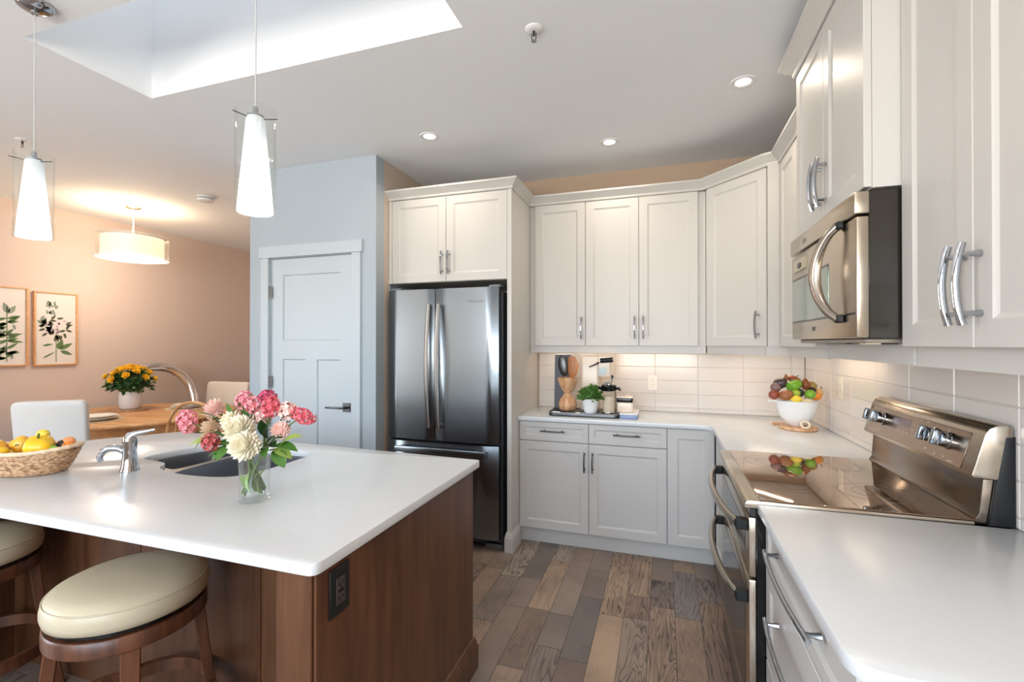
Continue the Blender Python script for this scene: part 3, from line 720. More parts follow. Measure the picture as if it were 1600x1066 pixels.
# local: x toward camera 0..sw, y into wall, z up ; front plane y=0 at X=.262
D = XW - .262 - .012
mb = MB(); mb.box(.004, sw - .004, .045, D, .03, .900); mb.build('body', M_black, st, smooth=0)
for xx in (0, sw - .012): mb = MB(); mb.box(xx, xx + .012, .02, .052, .08, .905, bev=.004); mb.build('side_trim', M_black, st)
mb = MB()
prof = [(-.012, .900), (-.012, .912), (-.006, .921), (.004, .924), (D - .09, .924), (D - .09, .905), (.03, .900)]
Mx = Matrix(((0, 0, 1, 0), (1, 0, 0, 0), (0, 1, 0, 0), (0, 0, 0, 1)))
mb.prism([(p[0], p[1]) for p in prof], .0, sw, M=Mx, bev=.0015); ckf = mb.build('cooktop_frame', M_steelw, st)
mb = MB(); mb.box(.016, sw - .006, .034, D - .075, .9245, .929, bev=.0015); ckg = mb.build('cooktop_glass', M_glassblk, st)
mb = MB()
for cx_, cy_, r_ in ((.20, .18, .11), (.56, .17, .085), (.20, .42, .08), (.56, .42, .11)):
    for rr in (r_, r_ * .6):
        n = 40; b = bmesh.new(); A = [b.verts.new((cx_ + rr * math.cos(2 * PI * k / n), cy_ + rr * math.sin(2 * PI * k / n), .92925)) for k in range(n)]; B = [b.verts.new((cx_ + (rr - .0016) * math.cos(2 * PI * k / n), cy_ + (rr - .0016) * math.sin(2 * PI * k / n), .92925)) for k in range(n)]
        for k in range(n): b.faces.new((A[k], A[(k + 1) % n], B[(k + 1) % n], B[k]))
        mb.merge(b)
mb.build('burner_rings', mat('ring_print', (92, 86, 82), .3), ckg)
# backguard
zb0, zb1 = 1.045, 1.200
RY = .862 - .262
mb = MB(); rp = [(RY - .006, .9295), (RY + .004, .945), (RY + .012, 1.045), (D, 1.045), (D, .905), (RY - .006, .905)]
mb.prism(rp, .012, sw - .012, M=Mx, bev=.001); mb.build('backguard_riser', mat('bronze_steel', (120, 108, 98), .16, 1., var=.03), st, smooth=30)
PF0, PF1 = .846 - .262, .876 - .262     # front face y at bottom / top
mb = MB(); pp = [(PF0, 1.050), (PF0 - .004, 1.058), (PF1 - .002, 1.176), (PF1 + .008, 1.194), (PF1 + .026, 1.204), (D - .012, 1.204), (D - .002, 1.196), (D - .002, 1.06), (D - .01, 1.046)]
mb.prism(pp, .0, sw, M=Mx, bev=.004); mb.build('control_housing', M_steelw, st, smooth=40)
for xx in (-.0005, sw - .0115):
    mb = MB(); q = [(RY + .055, .93), (RY + .036, .93), (RY + .05, 1.045), (RY + .066, 1.165), (D + .0, 1.168), (D + .0, .91), (RY + .04, .91)]
    mb.prism([(RY + .02, .915), (RY + .036, 1.04), (RY + .056, 1.172), (D + .004, 1.172), (D + .004, .915)], xx, xx + .012, M=Mx, bev=.003); mb.build('side_cap', M_blackm, st)
# fascia (slanted)
import mathutils
fdir = Vector((0, PF1 - .002 - (PF0 - .004), 1.176 - 1.058)); fh = fdir.length; fdir.normalize()
Fm = Matrix(((1, 0, 0, 0), (0, 0, fdir.y, PF0 - .004), (0, 0, fdir.z, 1.058), (0, 0, 0, 1)))
fn = Vector((0, -fdir.z, fdir.y))      # outward normal
Fm = Matrix(((1, fn.x, 0, 0), (0, fn.y, fdir.y, PF0 - .004), (0, fn.z, fdir.z, 1.058), (0, 0, 0, 1)))  # local x, out(y), up(z)
def FB(mb_, *a, **k): k['M'] = Fm; return mb_.box(*a, **k)
mb = MB(); FB(mb, .035, sw - .055, 0, .0022, .004, fh - .006, bev=.001); fas = mb.build('fascia', mat('bronze_fascia', (150, 132, 118), .22, 1., var=.02), st)
mb = MB(); FB(mb, .235, .37, .0022, .0026, .068, .098); mb.build('display', mat('display_glass', (120, 98, 100), .15), fas)
mb = MB(); mk = mat('printed_marks', (205, 198, 190), .4)
for i in range(5): FB(mb, .27 + i * .022, .276 + i * .022, .0022, .0025, .045, .050)
for i in range(3): FB(mb, .385, .400, .0022, .0025, .048 + i * .018, .050 + i * .018)
for (a, b_) in ((.43, .107), (.47, .107), (.60, .100), (.50, .02), (.56, .015), (.61, .017)): FB(mb, a, a + .007, .0022, .0025, b_, b_ + .005)
FB(mb, .635, .668, .0022, .0025, .012, .0145); FB(mb, .12, .15, .0022, .0025, .022, .0235)
mb.build('printed_icons', mk, fas)
for kx in (.095, .155, .535, .618):
    kz = .072; c0 = Fm @ Vector((kx, 0, kz)); mb = MB(); Mk = Matrix.Translation(c0) @ Matrix(((1, 0, fn.x, 0), (0, fdir.y, fn.y, 0), (0, fdir.z, fn.z, 0), (0, 0, 0, 1)))
    mb.lathe([(0, .0), (.027, .0), (.027, .008), (.024, .010), (.024, .028), (.022, .031), (0, .031)], n=28, M=Mk)
    kn = mb.build('knob', M_chrome, st)
    mb = MB(); mb.box(-.011, .011, -.024, .024, .031, .052, bev=.004, seg=2, M=Mk); mb.build('knob_grip', mat('knob_steel', (150, 158, 164), .2, 1.), kn)
# oven doors
def oven_door(z0, z1, hz):
    mb = MB(); mb.box(.004, sw - .004, .0, .044, z0, z1, bev=.006, seg=2); d = mb.build('oven_door', M_steelw, st)
    mb = MB(); mb.box(.07, sw - .07, -.0012, .004, z0 + .05, z1 - .05, bev=.0008); mb.build('oven_window', M_black, d)
    mb = MB(); n = 16; pts = []
    for i in range(n + 1):
        t = -1 + 2 * i / n; pts.append((sw / 2 + t * (sw / 2 - .03), -.030 - .042 * (1 - t * t) ** .8, hz))
    mb.tube(pts, .0125, 12, flat=1.25); h_ = mb.build('handle', mat('brushed_handle', (176, 168, 158), .22, 1.), d)
    for s_ in (-1, 1): mb = MB(); xx = sw / 2 + s_ * (sw / 2 - .035); mb.box(xx - .016, xx + .016, -.036, .0, hz - .02, hz + .016, bev=.003); mb.build('handle_bracket', M_blackm, h_)
    return d
oven_door(.672, .868, .838); oven_door(.190, .664, .600)
mb = MB(); mb.box(.004, sw - .004, .004, .044, .870, .899, bev=.002)
for i in range(3): mb.box(.1, sw - .1, -.001, .003, .875 + i * .007, .877 + i * .007)
mb.build('vent_trim', M_steeld, st)
mb = MB(); mb.box(.01, sw - .01, .006, .044, .06, .184, bev=.003); mb.build('kick_drawer', M_black, st)
for xx in (.06, sw - .06):
    for yy in (.1, D - .06):
        mb = MB(); mb.tube([(xx, yy, 0), (xx, yy, .032)], .018, 12); mb.build('leveling_foot', M_blackm, st)

# ------------------------------------------------------------------ MICROWAVE
MX, MY0, MY1 = .556, 1.674, 2.430
mw = thing('over_range_microwave', 'stainless over the range microwave under the deep cabinet', 'microwave', (MX, MY1, 1.452), R90); w = MY1 - MY0; h = .452
DM = XW - MX - .012
mb = MB(); mb.box(.003, w - .003, .034, DM, .0, h - .002, bev=.002); mb.build('case', mat('microwave_side', (70, 66, 62), .16, .7, var=.1), mw)
mb = MB(); mb.box(.0, w, -.004, .036, h - .072, h - .003, bev=.005, seg=2); vt = mb.build('vent_panel', M_steelw, mw)
mb = MB(); mb.box(.20, .25, -.0048, -.0035, h - .052, h - .032, bev=.0002); mb.build('badge', mat('badge_grey', (130, 126, 122), .3, .8), vt)
mb = MB(); mb.box(.002, w - .002, .002, .035, .002, h - .079, bev=.005, seg=2); dr = mb.build('door', M_steelw, mw)
wx1 = .50
mb = MB(); mb.box(.015, wx1, -.0008, .004, .082, .262, bev=.001); mb.build('window', mat('microwave_glass', (96, 118, 100), .05, .35, spec=1., coat=1.), dr)  # green reflection of the outdoors put into the glass colour
mb = MB(); mb.box(.012, w - .012, .0006, .003, .074, .081); mb.box(.012, wx1, .0006, .003, .263, .270); mb.build('window_border', M_black, dr)
mb = MB(); mb.box(.04, .22, -.001, .004, .300, .350, bev=.001); mb.build('control_display', mat('display_cream', (190, 178, 155), .2, .4), dr)
mb = MB(); mb.ball((.13, -.0015, .322), (.035, .003, .014), 14); mb.build('display_screen', M_black, dr)
mb = MB(); n = 14; pts = []
for i in range(n + 1):
    t = -1 + 2 * i / n; pts.append((.64 - .075 * (1 - t * t) ** .9 - .0, -.012 - .048 * (1 - t * t) ** .7, .218 + t * .155))
mb.tube(pts, [.011 + .006 * (1 - abs(-1 + 2 * i / n)) for i in range(n + 1)], 12, flat=1.3); hd = mb.build('handle', mat('brushed_handle', (176, 168, 158), .22, 1.), dr)
for z_ in (.358, .052): mb = MB(); mb.box(.622, .660, -.02, .0, z_, z_ + .026, bev=.004); mb.build('handle_bracket', M_blackm, hd)
# round emblem on lower band
mb = MB(); Ml = T(.325, .0, .042) @ Matrix.Rotation(PI / 2, 4, 'X')
mb.lathe([(.0085, 0), (.0085, .0016), (.0065, .0016), (.0065, 0)], n=24, M=Ml)
for k in range(4): mb.box(-.0012 + .0035 * math.cos(k * PI / 2), .0012 + .0035 * math.cos(k * PI / 2), -.0012 + .0035 * math.sin(k * PI / 2), .0012 + .0035 * math.sin(k * PI / 2), 0, .0016, M=Ml)
mb.build('emblem', M_steeld, dr)
mb = MB(); mb.box(.02, w - .02, .03, DM - .06, -.014, .0, bev=.003); un = mb.build('underside', mat('underside_grey', (150, 140, 128), .35, .5), mw)
mb = MB(); mb.box(.12, .35, .10, .26, -.018, -.013); mb.box(.42, .66, .10, .26, -.018, -.013); mb.build('grease_filter', M_steeld, un)
mb = MB(); mb.box(.66, .71, .04, .08, -.018, -.013); mb.build('task_light', mat('lamp_cover', (250, 235, 210), .3), un)
fl = MB(); fl.box(.70, .716, 1.675, 2.43, 1.372, 1.437); o = fl.build('filler_panel', M_cab); tag(o, 'painted filler strip hanging below the microwave', 'panel')

# ------------------------------------------------------------------ WALL OUTLETS
def outlet(loc, rz, label):
    o = thing('wall_outlet', label, 'outlet', loc, rz)
    mb = MB(); mb.box(-.036, .036, -.004, 0, -.058, .058, bev=.002); mb.build('cover_plate', mat('plate_cream', (236, 228, 216), .35), o)
    mb = MB(); mb.box(-.016, .016, -.0055, -.004, -.032, .032, bev=.0005); r_ = mb.build('receptacle', mat('plate_cream', (236, 228, 216), .35), o)
    mb = MB()
    for zz in (.016, -.016): mb.box(-.007, -.005, -.0058, -.0053, zz - .003, zz + .005); mb.box(.005, .007, -.0058, -.0053, zz - .003, zz + .005)
    mb.build('slots', M_steeld, r_)
outlet((-.085, YB - .0085, 1.135), 0, 'cream wall outlet on the back tiles right of the tray')
outlet((XW - .0085, 3.05, 1.185), R90, 'cream wall outlet on the right wall behind the stove')

# ------------------------------------------------------------------ CEILING FIXTURES
WARM = (1.0, .84, .66)
def spot_in(parent, loc, energy, size=.09, col=WARM, spread=150):
    l = bpy.data.lights.new('downlight_beam', 'AREA'); l.shape = 'DISK'; l.size = size; l.energy = energy; l.color = col; l.spread = math.radians(spread)
    o = bpy.data.objects.new('downlight_beam', l); COL.objects.link(o); o.parent = parent; o.location = loc; return o
M_lens = emis_mat('downlight_lens', (1, .93, .82), 5.)
for (x, y, lab) in ((-1.465, 2.74, 'recessed ceiling light in front of the fridge'), (-.35, 3.196, 'recessed ceiling light above the back counter, middle of the three'), (.393, 2.676, 'recessed ceiling light nearest the microwave cabinet'), (-1.4, -.9, None), (.2, -.7, None), (.3, .62, None), (-3.6, -.6, None)):  # entries without a label are unseen downlights added to brighten the near side
    d = thing('recessed_downlight', lab or 'added unseen ceiling light outside the view', 'ceiling light', (x, y, ZC), 0, 'added unseen downlights' if lab is None else None)
    mb = MB(); mb.lathe([(.038, .0), (.038, -.001), (.050, -.006), (.062, -.004), (.064, 0)], n=32); mb.build('trim_ring', M_white, d)
    mb = MB(); mb.lathe([(0, -.0015), (.038, -.0015), (.038, -.0005)], n=28); mb.build('lens', M_lens, d)
    spot_in(d, (0, 0, -.008), 2.7)
for (x, y, lab) in ((-.534, 1.942, 'white sprinkler head in the middle of the ceiling'), (-4.073, 1.94, 'white sprinkler head near the left pendant')):
    d = thing('sprinkler_head', lab, 'sprinkler', (x, y, ZC))
    mb = MB(); mb.lathe([(0, 0), (.038, 0), (.038, -.003), (.03, -.009), (.018, -.011), (0, -.011)], n=28); mb.build('escutcheon', M_white, d)
    mb = MB(); mb.tube([(0, 0, -.01), (0, 0, -.03)], .006, 10); mb.tube([(-.011, 0, -.02), (-.009, 0, -.045), (0, 0, -.052)], .002, 6); mb.tube([(.011, 0, -.02), (.009, 0, -.045), (0, 0, -.052)], .002, 6)
    mb.build('frame', M_steeld, d); mb = MB(); mb.lathe([(0, -.053), (.012, -.053), (.012, -.055), (0, -.055)], n=14); mb.build('deflector', M_chrome, d)
d = thing('smoke_detector', 'round white smoke detector on the ceiling beside the grey wall', 'smoke detector', (-4.056, 3.234, ZC))
mb = MB(); mb.lathe([(0, 0), (.068, 0), (.068, -.012), (.064, -.014), (.064, -.02), (.068, -.022), (.062, -.038), (.045, -.044), (0, -.044)], n=32); mb.build('housing', M_white, d)
mb = MB(); mb.lathe([(.0642, -.015), (.0655, -.015), (.0655, -.0195), (.0642, -.0195)], n=32); mb.build('vent_slot', M_steeld, d)

# pendants over the island
M_opal = bpy.data.materials.new('opal_glass'); M_opal.use_nodes = True
_t = M_opal.node_tree; _t.nodes.clear(); _o = _t.nodes.new('ShaderNodeOutputMaterial'); _m = _t.nodes.new('ShaderNodeMixShader'); _m2 = _t.nodes.new('ShaderNodeMixShader')
_tr = _t.nodes.new('ShaderNodeBsdfTranslucent'); _tr.inputs[0].default_value = (.92, .96, 1, 1); _d = _t.nodes.new('ShaderNodeBsdfDiffuse'); _d.inputs[0].default_value = (.86, .89, .91, 1)
_g = _t.nodes.new('ShaderNodeBsdfGlossy'); _g.inputs['Roughness'].default_value = .08; _m.inputs[0].default_value = .5; _m2.inputs[0].default_value = .06
_c = _t.nodes.new('ShaderNodeTexCoord'); _n = _t.nodes.new('ShaderNodeTexNoise'); _n.inputs['Scale'].default_value = 12; _b = _t.nodes.new('ShaderNodeBump'); _b.inputs['Strength'].default_value = .02
_t.links.new(_c.outputs['Object'], _n.inputs[0]); _t.links.new(_n.outputs[0], _b.inputs['Height']); _t.links.new(_b.outputs[0], _g.inputs['Normal'])
_t.links.new(_d.outputs[0], _m.inputs[1]); _t.links.new(_tr.outputs[0], _m.inputs[2]); _t.links.new(_m.outputs[0], _m2.inputs[1]); _t.links.new(_g.outputs[0], _m2.inputs[2]); _t.links.new(_m2.outputs[0], _o.inputs[0])
def pendant(x, y, lab):
    p = thing('pendant_lamp', lab, 'pendant lamp', (x, y, ZC)); zb = 1.857 - ZC; zt = 2.185 - ZC
    mb = MB(); mb.lathe([(0, 0), (.062, 0), (.062, -.006), (.052, -.02), (.03, -.03), (.012, -.033), (.012, -.042), (0, -.042)], n=32); mb.build('canopy', M_chrome, p)
    mb = MB(); mb.tube([(0, 0, -.04), (0, 0, zt + .012)], .0022, 8); mb.build('cord', mat('clear_cord', (200, 204, 206), .3), p)
    mb = MB(); mb.lathe([(0, zt + .02), (.008, zt + .02), (.010, zt + .0), (.026, zt - .008), (.026, zt - .016), (0, zt - .016)], n=20); mb.build('socket_cap', M_chrome, p)
    mb = MB(); mb.lathe([(.025, zt - .012), (.028, zt - .02), (.030, zt - .05), (.052, zb + .02), (.053, zb + .006), (.050, zb + .003), (0.0, zb + .004)], n=32); mb.build('inner_shade', M_opal, p)
    mb = MB(); prof = [(.060, zb), (.060, zt + .012), (.0575, zt + .012), (.0575, zb), (.060, zb)]; mb.lathe(prof, n=40)
    gl = mb.build('glass_cylinder', M_glass, p)
    mb = MB()
    for k in range(3):
        a = k * 2 * PI / 3 + .3; mb.tube([(.022 * math.cos(a), .022 * math.sin(a), zt - .02), (.072 * math.cos(a), .072 * math.sin(a), zt - .02)], .0016, 6)
    mb.build('support_pin', M_steeld, p)
    l = bpy.data.lights.new('bulb', 'POINT'); l.energy = 1.5; l.color = (.95, .98, 1); l.shadow_soft_size = .018
    o = bpy.data.objects.new('bulb', l); COL.objects.link(o); o.parent = p; o.location = (0, 0, zb + .085)
pendant(-1.262, 1.179, 'glass cylinder pendant lamp nearer the fridge, over the flower vase')
pendant(-2.40, 1.179, 'glass cylinder pendant lamp at the far left over the fruit basket')

# drum pendant in the dining area
p = thing('drum_pendant', 'wide white double drum pendant lamp over the dining table', 'pendant lamp', (-5.026, 3.24, ZC))
M_sheer = glass_mat('sheer_fabric', (1, .97, .92), .6, .72)
M_inner = mat('lit_shade', (250, 235, 210), .8, emis=(1, .84, .62), es=1.5)
mb = MB(); mb.lathe([(0, 0), (.065, 0), (.065, -.01), (.05, -.022), (0, -.022)], n=28); mb.build('canopy', mat('brass_nickel', (176, 166, 140), .3, 1.), p)
mb = MB(); mb.tube([(0, 0, -.02), (0, 0, -.34)], .006, 10); mb.build('rod', M_white, p)
mb = MB(); mb.lathe([(.29, -.30), (.29, -.52), (.286, -.52), (.286, -.30), (.29, -.30)], n=48); sh = mb.build('outer_shade', mat('sheer_white', (246, 240, 230), .8, emis=(1, .88, .70), es=.45, trans=.0), p)
sh.data.materials.clear(); sh.data.materials.append(M_sheer)
mb = MB()
for z in (-.30, -.52): mb.tube([(.29 * math.cos(2 * PI * k / 40), .29 * math.sin(2 * PI * k / 40), z) for k in range(40)], .004, 6, closed=True)
mb.build('shade_hoop', M_white, sh)
mb = MB(); mb.lathe([(.25, -.315), (.25, -.50), (.247, -.50), (.247, -.315), (.25, -.315)], n=44); mb.lathe([(0, -.505), (.25, -.505), (.25, -.501)], n=44); mb.build('inner_shade', M_inner, p)
l = bpy.data.lights.new('bulb', 'POINT'); l.energy = 10; l.color = (1, .82, .64); l.shadow_soft_size = .12
o = bpy.data.objects.new('bulb', l); COL.objects.link(o); o.parent = p; o.location = (0, 0, -.29)
l = bpy.data.lights.new('bulb', 'POINT'); l.energy = 19; l.color = (1, .83, .68); l.shadow_soft_size = .12
o = bpy.data.objects.new('bulb', l); COL.objects.link(o); o.parent = p; o.location = (0, 0, -.66)

# under cabinet light bars
def led(label, loc, rz, L_, e_):
    d = thing('undercabinet_light', label, 'light bar', loc, rz)
    mb = MB(); mb.box(-L_ / 2, L_ / 2, -.012, .012, -.014, -.0005, bev=.002); mb.build('housing', M_white, d)
    mb = MB(); mb.box(-L_ / 2 + .01, L_ / 2 - .01, -.009, .009, -.0155, -.0142); mb.build('diffuser', emis_mat('led_diffuser', (1, .78, .55), 6), d)
    l = bpy.data.lights.new('led_strip', 'AREA'); l.shape = 'RECTANGLE'; l.size = L_ - .02; l.size_y = .018; l.energy = e_; l.color = (1., .74, .50)
    o = bpy.data.objects.new('led_strip', l); COL.objects.link(o); o.parent = d; o.location = (0, 0, -.018)
led('slim light bar under the back wall cabinets', (-.38, 3.61, ZU0), 0, 1.1, .62)
led('slim light bar under the narrow wall cabinet', (.84, 2.78, ZU0), PI / 2, .55, .5)
led('slim light bar under the corner cabinet', (.62, 3.42, ZU0), -PI / 4, .4, .75)

# ------------------------------------------------------------------ BAR STOOLS
def stool(x, y, rz, label):
    s = thing('bar_stool', label, 'stool', (x, y, 0), rz)
    mb = MB(); mb.lathe([(0, .606), (.17, .606), (.196, .608), (.207, .614), (.212, .632), (.212, .650), (.208, .666), (.197, .681), (.172, .693), (.11, .700), (0, .703)], n=48); cu_ = mb.build('seat_cushion', M_leather, s, smooth=60)
    mb = MB(); mb.tube([(.2065 * math.cos(2 * PI * k / 48), .2065 * math.sin(2 * PI * k / 48), .670) for k in range(48)], .0022, 6, closed=True); mb.build('piping', M_leather, cu_)
    mb = MB(); mb.lathe([(0, .594), (.185, .594), (.195, .598), (.195, .606), (0, .606)], n=40); mb.build('swivel_plate', M_black, s)
    mb = MB(); mb.lathe([(.165, .546), (.204, .546), (.208, .550), (.208, .589), (.204, .594), (.165, .594), (.165, .546)], n=48); mb.build('seat_ring', M_stoolw, s)
    for k in range(4):
        a = PI / 4 + k * PI / 2; c, s_ = math.cos(a), math.sin(a)
        b = bmesh.new(); rows = []
        for z, rr, hw, hd_ in ((.575, .178, .024, .017), (.40, .196, .023, .017), (.20, .226, .021, .016), (.0, .262, .018, .014)):
            rows.append([b.verts.new((c * (rr + i * hd_) - s_ * j * hw, s_ * (rr + i * hd_) + c * j * hw, z)) for i, j in ((-1, -1), (1, -1), (1, 1), (-1, 1))])
        for A, B in zip(rows, rows[1:]):
            for q in range(4): b.faces.new((A[q], A[(q + 1) % 4], B[(q + 1) % 4], B[q]))
        b.faces.new(rows[0]); b.faces.new(rows[-1][::-1]); bmesh.ops.recalc_face_normals(b, faces=b.faces)
        bmesh.ops.bevel(b, geom=list(b.edges), offset=.003, segments=1, affect='EDGES'); mb = MB(); mb.merge(b); mb.build('leg', M_stoolw, s, smooth=30)
    for k in range(4):
        a0 = PI / 4 + k * PI / 2; mb = MB(); pts = []
        for i in range(9):
            t = i / 8; a = a0 + t * PI / 2; r0 = .215; rr = r0 + .03 * math.sin(t * PI); pts.append((rr * math.cos(a), rr * math.sin(a), .245))
        b = bmesh.new(); rows = []
        for p in pts:
            l_ = math.hypot(p[0], p[1]); ux, uy = p[0] / l_, p[1] / l_
            rows.append([b.verts.new((p[0] + ux * i, p[1] + uy * i, p[2] + j)) for i, j in ((-.011, -.022), (.011, -.022), (.011, .022), (-.011, .022))])
        for A, B in zip(rows, rows[1:]):
            for q in range(4): b.faces.new((A[q], A[(q + 1) % 4], B[(q + 1) % 4], B[q]))
        b.faces.new(rows[0]); b.faces.new(rows[-1][::-1]); bmesh.ops.recalc_face_normals(b, faces=b.faces); mb.merge(b); mb.build('footrest', M_stoolw, s, smooth=40)
    return s
stool(-1.64, 1.055, math.radians(12), 'round cream leather bar stool with wooden legs nearest the camera')
stool(-2.545, 1.055, math.radians(20), 'round cream leather bar stool cut off at the left edge')

# ------------------------------------------------------------------ FRUIT HELPERS
def fruit(name, label, cat, c, r, m, group, shape='round', rot=None, stem=None, sc=(1, 1, 1), parts=True):
    """c = centre; r = radius"""
    o = thing(name, label, cat, c, 0, group); rt = rot or Matrix.Identity(3)
    if shape == 'round': fn = lambda q: 1 - .10 * max(0, q.z) ** 8 - .06 * max(0, -q.z) ** 8
    elif shape == 'pepper': fn = lambda q: (1 + .09 * math.cos(4 * math.atan2(q.y, q.x)) * (1 - q.z * q.z)) * (1 - .22 * abs(q.z) ** 5) * (1 + .12 * q.z)
    elif shape == 'pear': fn = lambda q: 1 - .30 * max(0, q.z) ** 1.3 + .15 * max(0, q.z) ** 6
    elif shape == 'lemon': fn = lambda q: 1 + .22 * abs(q.z) ** 12
    elif shape == 'drop': fn = lambda q: (1 - .25 * max(0, q.z)) + .35 * max(0, q.z) ** 8
    else: fn = lambda q: 1
    mb = MB(); mb.ball((0, 0, 0), (r * sc[0], r * sc[1], r * sc[2]), 18, rot=rt, fn=fn); o2 = mb.build('flesh' if shape == 'cut' else 'skin', m, o, smooth=60)
    if stem:
        mb = MB(); d = rt @ Vector((0, 0, 1)); b_ = d * (r * sc[2] * .86)
        mb.tube([b_, b_ + d * r * .25, b_ + d * r * .45 + Vector((r * .12, 0, 0))], r * .09, 6); mb.build('stem', stem, o)
    return o
def RX(a, b=0): return (Matrix.Rotation(math.radians(a), 3, 'X') @ Matrix.Rotation(math.radians(b), 3, 'Y'))
def F(name, c, var=.12, rough=.35): return mat(name, c, rough, var=var, vscale=12, bump=.02, bscale=80, coat=.2)
f_yel = F('skin_yellow', (240, 192, 30)); f_yel2 = F('skin_golden', (236, 180, 60), .2); f_lemon = F('skin_lemon', (232, 204, 70)); f_dkg = F('skin_dark_green', (44, 62, 40), .35)
f_aub = F('skin_aubergine', (40, 28, 46)); f_peach = F('skin_peach', (226, 150, 98), .2); f_or = F('skin_orange', (224, 134, 46)); f_grn = F('skin_green', (112, 166, 44)); f_lime = F('skin_lime', (158, 184, 62))
f_red = F('skin_dull_red', (140, 68, 48), .3); f_brown = F('skin_brown', (146, 92, 56), .3); f_mauve = F('skin_mauve', (128, 98, 98), .4); f_purple = F('skin_purple', (70, 58, 66), .5); f_pale = F('skin_pale', (226, 214, 170)); f_olive = F('skin_olive', (150, 132, 70), .3); f_cream = F('skin_tan', (214, 176, 112), .2)
stemm = mat('stem_green', (96, 110, 52), .6, var=.2); stemb = mat('stem_brown', (92, 70, 44), .7, var=.2)

# ------------------------------------------------------------------ BASKET ON THE ISLAND
def wicker():
    m, t, b = principled('woven_straw'); N = t.nodes; L = t.links
    tc = N.new('ShaderNodeTexCoord'); n1 = N.new('ShaderNodeTexVoronoi'); mp = N.new('ShaderNodeMapping'); mp.inputs['Scale'].default_value = (70, 70, 130)
    L.new(tc.outputs['Object'], mp.inputs[0]); L.new(mp.outputs[0], n1.inputs['Vector']); n1.inputs['Scale'].default_value = 1
    r = N.new('ShaderNodeValToRGB'); E = r.color_ramp.elements; E[0].position = .12; E[0].color = (*rgb(226, 190, 150), 1); E[1].position = .95; E[1].color = (*rgb(132, 88, 56), 1)
    L.new(n1.outputs['Distance'], r.inputs[0]); L.new(r.outputs[0], b.inputs['Base Color']); b.inputs['Roughness'].default_value = .7
    bp = N.new('ShaderNodeBump'); bp.inputs['Strength'].default_value = .6; bp.inputs['Distance'].default_value = .003; bp.invert = True
    L.new(n1.outputs['Distance'], bp.inputs['Height']); L.new(bp.outputs[0], b.inputs['Normal']); return m
M_wicker = wicker()
ba = math.atan2(.310, .951)
BC = Vector((-2.444, 1.199, .9155))
bk = thing('fruit_basket', 'oval woven straw basket full of yellow peppers on the island', 'basket', BC, ba)
def bring(t, k=0, n=64, wob=0.):
    a, b_ = .118 + .055 * t ** .8, .078 + .036 * t ** .8
    out_ = []
    for i in range(n):
        th = 2 * PI * i / n; z = .006 + .086 * t + .012 * t * abs(math.cos(th)) ** 3
        w_ = 1 + wob * math.sin(th * 24 + k * PI)
        out_.append((a * w_ * math.cos(th), b_ * w_ * math.sin(th), z))
    return out_
mb = MB()
for i in range(11): mb.tube(bring(i / 10.5, i, wob=.012), .0064, 8, closed=True, flat=.9)
mb.lathe([(0, .002), (.118, .002), (.120, .010), (0, .010)], n=40, sy=.64); bd = mb.build('woven_body', M_wicker, bk, smooth=60)
mb = MB(); mb.tube(bring(1.03, 0, 96, .018), .008, 8, closed=True); mb.build('rim', mat('straw_rim', (232, 206, 176), .7, var=.2, vscale=80, bump=.4, bscale=150), bk, smooth=60)
def bpnt(x, y, z): return tuple(BC + Matrix.Rotation(ba, 3, 'Z') @ Vector((x + .02, y, z)))
G = 'fruit and vegetables in the straw basket'
mb = MB(); lin_ = [(0, .055), (.08, .058), (.14, .068), (.155, .080)]; mb.lathe(lin_, n=40, sy=.62); mb.build('lining', mat('yellow_cloth', (236, 200, 120), .8, bump=.1, bscale=60), bk)
fruit('yellow_pepper', 'big yellow bell pepper in the middle of the basket', 'vegetable', bpnt(.050, -.040, .108), .046, f_yel, G, 'pepper', RX(12, 15), stemm, (1.15, 1, 1))
fruit('yellow_pepper', 'golden pepper lying at the back left of the basket', 'vegetable', bpnt(-.075, .012, .108), .034, f_yel2, G, 'pepper', RX(80, 40), stemm)
fruit('lemon', 'pale lemon lying on top of the big pepper', 'fruit', bpnt(.030, -.006, .152), .021, f_lemon, G, 'lemon', RX(5, 80), None, (1, 1, 1.2))
fruit('apple', 'yellow apple at the left end of the basket', 'fruit', bpnt(-.128, -.038, .104), .035, f_yel2, G, 'round', RX(15, -10), stemb)
fruit('lemon', 'small round golden fruit beside the yellow apple', 'fruit', bpnt(-.078, -.058, .093), .021, f_yel, G, 'round', RX(0, 30), None)
fruit('courgette', 'dark green courgette behind the big pepper', 'vegetable', bpnt(-.038, .005, .104), .020, f_dkg, G, 'oval', RX(20, 85), None, (1, 1, 1.9))
fruit('aubergine', 'dark purple aubergine right of the big pepper', 'vegetable', bpnt(.104, .004, .106), .024, f_aub, G, 'pear', RX(60, 60), stemm, (1, 1, 1.3))
fruit('peach', 'half hidden orange peach at the right of the basket', 'fruit', bpnt(.120, .012, .122), .020, f_peach, G, 'round', RX(20, 20), None, (1.2, 1, .8))
fruit('orange', 'orange fruit at the right tip of the basket', 'fruit', bpnt(.130, .0, .105), .022, f_or, G, 'round', RX(0, 0), None)
fruit('lime', 'small green lime near the right rim of the basket', 'fruit', bpnt(.108, -.042, .100), .016, f_grn, G, 'lemon', RX(0, 70), None)
fruit('pear', 'olive pear lying against the front rim of the basket', 'fruit', bpnt(.073, -.060, .094), .019, f_olive, G, 'pear', RX(10, 80), stemb)

